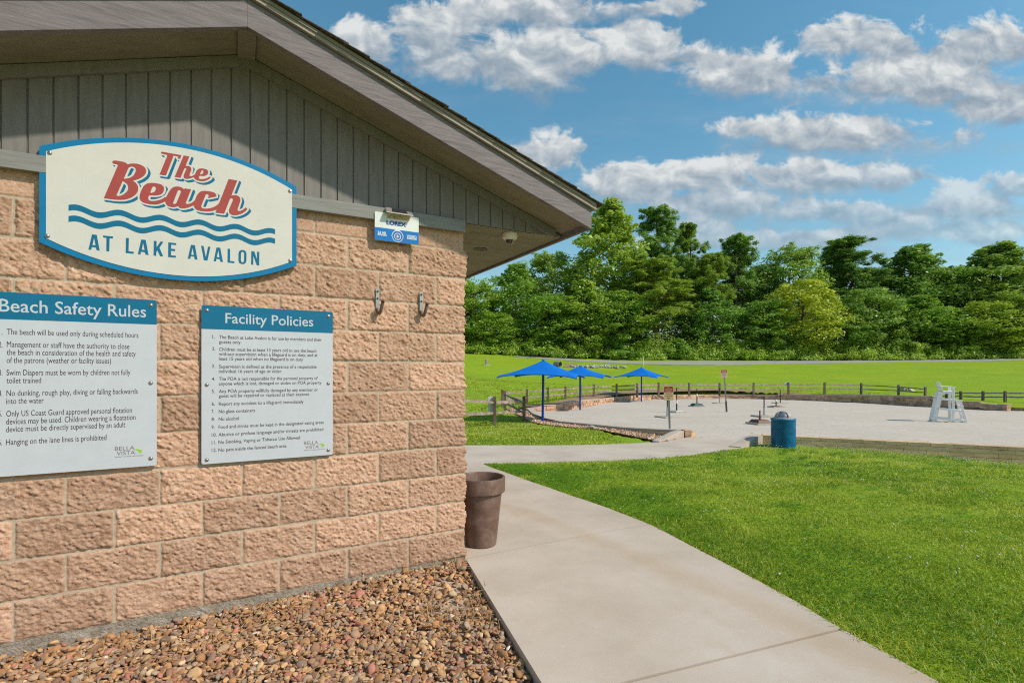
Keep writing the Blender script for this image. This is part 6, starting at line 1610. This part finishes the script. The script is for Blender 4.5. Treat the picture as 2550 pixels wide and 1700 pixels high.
def leaf_cloud(clumps, size, aspect, r, shell=0.45, updir=0.35, long_dir=False):
    """clumps: list of (centre, radii, count). Returns verts and quads of kite-shaped leaves"""
    C_, Rr, N_ = [], [], []
    for c, rad, n in clumps:
        C_.append(np.repeat(np.array([c], float), n, 0)); Rr.append(np.repeat(np.array([rad], float), n, 0))
    C_ = np.vstack(C_); Rr = np.vstack(Rr); n = len(C_)
    d = r.normal(size=(n, 3)); d /= np.linalg.norm(d, axis=1)[:, None]
    rad = r.uniform(0, 1, n) ** shell
    p = C_ + d * Rr * rad[:, None]
    nn = d * 0.8 + r.normal(size=(n, 3)) * 0.5 + np.array([0.15, -0.1, updir * 1.5]); nn /= np.linalg.norm(nn, axis=1)[:, None]
    if long_dir: t = d * np.array([1, 1, 0.45]) + np.array([0, 0, 0.35]) + r.normal(size=(n, 3)) * 0.35
    else: t = r.normal(size=(n, 3)) + np.array([0, 0, -0.3])
    t -= nn * (t * nn).sum(1)[:, None]; t /= np.linalg.norm(t, axis=1)[:, None] + 1e-9
    b = np.cross(nn, t)
    L = size * r.uniform(0.6, 1.35, n)[:, None]; Wd = L * aspect
    V = np.stack([p - t * L * .5, p + b * Wd * .5 + nn * L * .08, p + t * L * .5, p - b * Wd * .5 + nn * L * .08], 1)
    return V.reshape(-1, 3), np.arange(n * 4).reshape(n, 4)

def limb(m, a, b, r0, r1, r, bend=0.15, seg=4):
    a = np.array(a, float); b = np.array(b, float); L = np.linalg.norm(b - a)
    pts = [a + (b - a) * k / seg + (r.normal(size=3) * L * bend * 0.25 * math.sin(math.pi * k / seg) if 0 < k < seg else 0) for k in range(seg + 1)]
    m.tube([tuple(p) for p in pts], [r0 + (r1 - r0) * k / seg for k in range(seg + 1)], 7)
    return pts

def broad_proto(seed, H=18.0, Wd=9.0, low=0.12, clumps=80, leaves=175, leaf=0.36, kind='round'):
    r = np.random.default_rng(seed); root = empty('broad_tree')
    m = MB(); lean = r.normal(size=2) * 0.02
    top = np.array([lean[0] * H, lean[1] * H, H * 0.80]); limb(m, (0, 0, -0.6), top, 0.018 * H, 0.004 * H, r, 0.10, 7)
    cl = []
    for k in range(clumps):
        h = low + (1 - low) * (k + r.uniform(0, 1)) / clumps
        if kind == 'round': prof = math.sin(math.pi * min(1, max(0, (h - low * .6) / (1.06 - low * .6)))) ** 0.55
        elif kind == 'cone': prof = (1.03 - h) ** 0.6 * min(1, (h - low + .15) * 4)
        else: prof = (0.55 + 0.45 * math.sin(math.pi * h)) * min(1, (1.04 - h) * 3.2)
        a = k * 2.399 + r.uniform(-.5, .5); rad = Wd / 2 * prof * r.uniform(0.45, 0.98)
        if r.uniform() < 0.14: rad *= 1.18
        cr = r.uniform(0.085, 0.17) * Wd * (0.75 + 0.5 * prof)
        c = (math.cos(a) * rad + lean[0] * h * H, math.sin(a) * rad + lean[1] * h * H, h * H - cr * 0.5)
        cl.append((c, (cr, cr, cr * r.uniform(0.55, 0.85)), int(leaves * r.uniform(0.7, 1.3))))
        # ragged sprays at the edge of the clump
        for j in range(2):
            dd = r.normal(size=3); dd /= np.linalg.norm(dd); dd[2] = abs(dd[2]) * .6
            c2 = np.array(c) + dd * cr * 1.05; cl.append((tuple(c2), (cr * .38, cr * .38, cr * .3), int(leaves * 0.16)))
        if k % 4 == 0: limb(m, tuple(np.array([lean[0], lean[1], 1]) * max(0.1, (h - 0.14)) * H), c, 0.0055 * H, 0.0015 * H, r, 0.3)
    m.build('trunk', MAT_BARK, root, smooth=True)
    v, f = leaf_cloud(cl, leaf, 0.62, r)
    np_mesh('crown', v, f, MAT_LEAF, root)
    return root, H, Wd

def pine_proto(seed, H=22.0, Wd=8.0, low=0.38, whorls=13, dens=1.0):
    r = np.random.default_rng(seed); root = empty('pine_tree')
    m = MB(); lean = r.normal(size=2) * 0.02
    limb(m, (0, 0, -0.6), (lean[0] * H, lean[1] * H, H * .97), 0.0145 * H, 0.003 * H, r, 0.05, 9)
    cl = []
    for w in range(whorls):
        for k in range(r.integers(5, 8)):
            h = low + (0.97 - low) * (min(1, max(0, (w + r.uniform(-.6, .6)) / (whorls - 1)))) ** 0.9
            t = (h - low) / (1 - low)
            L = Wd / 2 * (1 - 0.72 * t ** 1.4) * (0.65 + 0.35 * min(1, t * 5))
            a = r.uniform(0, 6.28); l = L * r.uniform(0.55, 1.1)
            s = np.array([lean[0] * h * H, lean[1] * h * H, h * H])
            e = s + np.array([math.cos(a) * l, math.sin(a) * l, l * r.uniform(-0.05, 0.35)])
            limb(m, s, e, 0.0038 * H * (1.1 - t), 0.0012 * H, r, 0.2)
            for q in (0.5, 0.78, 1.0):
                if q < 0.6 and r.uniform() < 0.35: continue
                for j in range(2):
                    c = s + (e - s) * q + np.array([r.normal() * .40, r.normal() * .40, r.uniform(-0.25, 0.75)])
                    cr = r.uniform(0.35, 0.72) * (0.75 + 0.4 * (1 - t)); cl.append((tuple(c), (cr, cr, cr * 0.95), int(85 * dens)))
    for j in range(9):
        cl.append(((lean[0] * H + r.normal() * .5, lean[1] * H + r.normal() * .5, H * (0.93 + 0.07 * j / 9)), (0.6, 0.6, 0.5), 60))
    m.build('trunk', MAT_PBARK, root, smooth=True)
    v, f = leaf_cloud(cl, 0.42, 0.22, r, 0.5, 0.5, True)
    np_mesh('crown', v, f, MAT_NEEDLE, root)
    return root, H, Wd

PROTO = {
    'a': broad_proto(11), 'b': broad_proto(12, 17, 8, 0.02, 92, 165, 0.34, 'column'), 'c': broad_proto(13, 20, 9.5, 0.08, 92, 160, 0.36, 'round'),
    'd': broad_proto(14, 24, 10, 0.08, 115, 165, 0.42, 'column'), 'e': broad_proto(15, 14, 9, 0.02, 80, 185, 0.32, 'round'),
    'p': pine_proto(21), 'q': pine_proto(22, 24, 9.5, 0.30, 15), 'r': pine_proto(23, 20, 7, 0.45, 11),
}
used = set()
def tree(kind, px, topy, wpx, Y, tint, label, rz=None, wide=None):
    root, H, Wd = PROTO[kind]
    o = root if kind not in used else copy_tree(root)
    used.add(kind)
    Y = Y + 3.5                                   # crowns stand back from the road so that sun reaches the undergrowth
    x = (px - CXD) / FD * Y; z = float(base_z(x, Y))
    h = CAM_H + (HYD - topy) / FD * Y - z; sz = h / H; sw = wpx / FD * Y / Wd
    o.location = (x, Y, z - 0.1); o.scale = (sw, sw, sz); o.rotation_euler = (0, 0, rz if rz is not None else random.uniform(0, 6.28))
    pine = kind in 'pqr'
    tag(o, label, 'pine tree' if pine else 'tree', 'trees at the edge of the wood')
    for c in o.children:
        if c.name.startswith('crown'): c.color = (*tint, 1)
    return o
TREES = [
 ('a', 1092, 648, 160, 82, (1.05, 1.1, 0.9), 'rounded bright green tree nearest the corner of the building'),
 ('b', 1188, 604, 150, 85, (0.80, 0.95, 0.9), 'dark vine-draped tree under the left end of the eave'),
 ('c', 1285, 578, 160, 92, (1.15, 1.1, 1.2), 'pale green tree rising behind the vine-draped one, below the eave tip'),
 ('d', 1405, 458, 195, 88, (1.18, 1.12, 0.9), 'tallest broad-leaved tree, yellow-green, just right of the fascia end'),
 ('q', 1516, 482, 165, 93, (0.72, 0.95, 0.9), 'tall dark pine right of the tallest broad-leaved tree'),
 ('p', 1592, 516, 130, 95, (0.80, 0.95, 0.8), 'tall pine next right of the tallest dark pine'),
 ('q', 1512, 588, 240, 81, (1.2, 1.2, 0.85), 'big spreading yellow-green pine in front with a bare leaning trunk'),
 ('r', 1690, 543, 130, 90, (0.75, 0.95, 0.9), 'slender dark pine standing above a dip in the treeline'),
 ('r', 1628, 585, 130, 86, (1.0, 1.05, 0.8), 'pine with pale lower needles between the spreading pine and the slender pine'),
 ('a', 1745, 612, 150, 93, (0.85, 0.95, 0.9), 'mid-green rounded tree right of the slender dark pine'),
 ('c', 1812, 570, 165, 93, (0.95, 1.0, 0.85), 'dark green tree peaking behind the yellow-green tree'),
 ('e', 1848, 642, 175, 81, (1.55, 1.25, 0.7), 'conspicuous yellow-green tree in the middle of the wood'),
 ('p', 1968, 550, 200, 94, (0.70, 0.90, 1.0), 'dark broad-topped pine forming a peak right of the centre'),
 ('r', 1912, 580, 100, 95, (0.75, 0.90, 1.0), 'small dark pine against the sky, left of the broad-topped pine'),
 ('e', 1996, 662, 190, 83, (0.90, 0.98, 1.1), 'grey-green bushy tree below the broad-topped pine'),
 ('d', 2110, 562, 200, 92, (0.75, 0.88, 0.95), 'tall dark green tree between the broad-topped pine and a low gap'),
 ('b', 2118, 676, 160, 82, (0.85, 1.0, 0.85), 'mid-height green tree with hanging vines behind the lifeguard chair'),
 ('a', 2205, 606, 160, 91, (0.85, 0.92, 0.95), 'rounded tree filling the low gap near the right of the wood'),
 ('d', 2305, 556, 230, 88, (0.95, 0.98, 1.15), 'large pale grey-green tree at the right end of the wood'),
 ('e', 2262, 692, 170, 80, (1.2, 1.1, 0.85), 'low yellowish tree in front of the large pale tree'),
 ('c', 2430, 590, 210, 88, (0.9, 0.95, 1.0), 'tree cut off by the right edge of the photo'),
 ('b', 1342, 640, 160, 81, (1.1, 1.1, 0.85), 'bright leafy tree in front of the tallest broad-leaved tree, behind the middle umbrella'),
 ('e', 1432, 668, 160, 81, (0.95, 1.05, 0.85), 'low rounded green tree left of the spreading pine, above the third umbrella'),
 ('b', 1636, 660, 140, 82, (0.70, 0.88, 0.95), 'shaded dark green tree right of the spreading pine'),
 ('a', 1752, 690, 140, 81, (0.80, 0.95, 0.9), 'dark green tree left of the yellow-green tree, above the leaning sign'),
 ('c', 1242, 676, 150, 81, (0.90, 1.05, 0.9), 'bushy green tree behind the nearest umbrella'),
 ('e', 1140, 716, 130, 80, (1.0, 1.1, 0.9), 'low leafy tree above the marker stone'),
 ('c', 2052, 612, 150, 93, (0.85, 0.95, 0.9), 'green tree between the broad-topped pine and the tall dark tree'),
 ('a', 1932, 728, 120, 80, (0.75, 0.92, 0.9), 'small dark tree right of the yellow-green tree'),
 ('a', 2345, 668, 150, 80, (1.05, 1.02, 0.95), 'leafy tree low at the right edge of the photo'),
 ('c', 1575, 700, 130, 84, (0.65, 0.85, 0.9), 'dark shaded tree behind the trunk of the spreading pine'),
 ('b', 2190, 705, 120, 80, (0.9, 1.0, 0.9), 'small green tree left of the low yellowish tree'),
 ('a', 1045, 660, 150, 84, (0.95, 1.0, 0.9), 'tree half hidden behind the wall corner of the building'),
]
for a in TREES: tree(*a)

# bushes standing out from the foot of the wood
def bush_proto(seed):
    r = np.random.default_rng(seed); root = empty('leafy_bush'); cl = []; m = MB()
    for k in range(22):
        a = r.uniform(0, 6.28); q = r.uniform(0, 1.6); h = r.uniform(0.2, 2.1) * (1.15 - q * .4); cr = r.uniform(0.28, 0.62)
        c = (math.cos(a) * q, math.sin(a) * q, h); cl.append((c, (cr, cr, cr * r.uniform(.5, 1.1)), 110)); limb(m, (0, 0, -.2), c, 0.04, 0.012, r, 0.3)
    m.build('stems', MAT_BARK, root); v, f = leaf_cloud(cl, 0.26, 0.6, r); np_mesh('foliage', v, f, MAT_LEAF, root); return root
BU = bush_proto(31)
for i, (px, ty, wpx, Y, tint, lab) in enumerate(((1106, 775, 80, 78, (1.15, 1.15, .9), 'bright bush at the foot of the wood, nearest the building corner'), (1222, 768, 90, 78.5, (1.0, 1.1, .9), 'bright bush at the foot of the wood, left of the nearest umbrella top'), (1310, 776, 70, 78, (1.1, 1.1, .9), 'bush at the foot of the wood, above the drain pipe'), (1432, 780, 80, 78, (.85, 1.0, .9), 'dark bush at the foot of the wood, left of the white marker post'), (1560, 768, 80, 79.5, (.8, .95, .9), 'bush just right of the bare pine trunk'), (1665, 772, 90, 79, (.95, 1.05, .9), 'bush at the foot of the wood, above the leaning red sign'), (1790, 778, 80, 79.5, (.8, .95, .9), 'dark bush below the yellow-green tree'), (2075, 745, 80, 79, (1.25, 1.15, .9), 'tall pale bush at the foot of the wood, left of the lifeguard chair'), (1920, 790, 70, 79, (1.2, 1.1, .9), 'low pale bush right of the yellow-green tree'), (2225, 775, 90, 80, (.9, 1.0, .9), 'bush at the foot of the wood, right of the lifeguard chair'))):
    o = BU if i == 0 else copy_tree(BU)
    Y += 2.6; ty += 10
    x = (px - CXD) / FD * Y; z = float(base_z(x, Y)); h = CAM_H + (HYD - ty) / FD * Y - z
    o.location = (x, Y, z); o.scale = (wpx / FD * Y / 3.2, wpx / FD * Y / 3.2, h / 2.45); o.rotation_euler = (0, 0, i * 1.7)
    tag(o, lab, 'bush', 'bushes at the foot of the wood')
    for c in o.children: c.color = (*tint, 1)

# undergrowth and the deeper wood behind
r = np.random.default_rng(41); cl = []
for k in range(900):
    px = r.uniform(700, 2620); Y = r.uniform(78.8, 83.5); x = (px - CXD) / FD * Y; z = float(base_z(x, Y)); h = r.uniform(0.25, 1.7) * (0.8 + 0.4 * (Y - 78.8)); cr = r.uniform(0.5, 1.1)
    cl.append(((x, Y, z + h * .6), (cr * 1.3, cr, h * .6), 120))
v, f = leaf_cloud(cl, 0.30, 0.5, r); o = np_mesh('undergrowth', v, f, MAT_LEAF); o.color = (1.2, 1.2, 0.95, 1)
tag(o, 'low weeds and saplings along the foot of the wood', 'undergrowth', kind='stuff')
cl = []
for k in range(950):
    px = r.uniform(200, 3000); Y = r.uniform(96, 120); x = (px - CXD) / FD * Y; z = float(base_z(x, Y)); h = r.uniform(0, 1) ** 0.8 * (14.0 + (2.6 if px < 1350 else 0)) * (1 + .12 * math.sin(px * .021)); cr = r.uniform(1.4, 2.6)
    cl.append(((x, Y, z + h), (cr, cr, cr * .8), 110))
for k in range(420):
    x = r.uniform(-150, -40); Y = r.uniform(58, 96) - 0.15 * (x + 40); z = float(base_z(x, Y)); cr = r.uniform(1.6, 3.0)
    cl.append(((x, Y, z + r.uniform(0, 1) ** .8 * 15), (cr, cr, cr * .8), 90))
v, f = leaf_cloud(cl, 0.55, 0.6, r); o = np_mesh('deep_wood', v, f, MAT_LEAF); o.color = (0.95, 1.0, 0.90, 1)
tag(o, 'deeper wood filling the gaps behind the front trees', 'wood', kind='stuff')

# ------------------------------------------------------------------ pieces that belong to one part of a thing go under that part
NEST = {'push_flap': 'dome_lid', 'hem': 'canopy', 'drip_board': 'fascia_board', 'shingles': 'roof_deck', 'header_lettering': 'header_band', 'rule_lettering': 'panel', 'owner_lettering': 'panel', 'leaf_emblem': 'panel', 'leaf_outline': 'panel',
        'maker_lettering': 'panel', 'warning_lettering': 'blue_field', 'camera_emblem': 'blue_field', 'emblem_disc': 'blue_field', 'solar_cell': 'solar_housing', 'dome_ring': 'housing', 'dome_strip': 'dome_window', 'recess_shade': 'trim_ring',
        'script_lettering': 'face_panel', 'shadow_lettering': 'face_panel', 'place_lettering': 'face_panel', 'wave_stripe': 'face_panel', 'end_cap': 'hook_arm', 'screw': 'back_plate', 'band': 'pole', 'upper_lettering': 'red_field', 'lower_lettering': 'panel'}
for o in list(bpy.data.objects):
    k = o.name.split('.')[0]
    if k in NEST and o.parent and o.type == 'MESH' and 'category' not in o:
        sib = [c for c in o.parent.children if c.name.split('.')[0] == NEST[k]]
        if not sib: continue
        same = [c for c in o.parent.children if c.name.split('.')[0] == k]
        o.parent = sib[same.index(o)] if len(sib) == len(same) else sib[0]
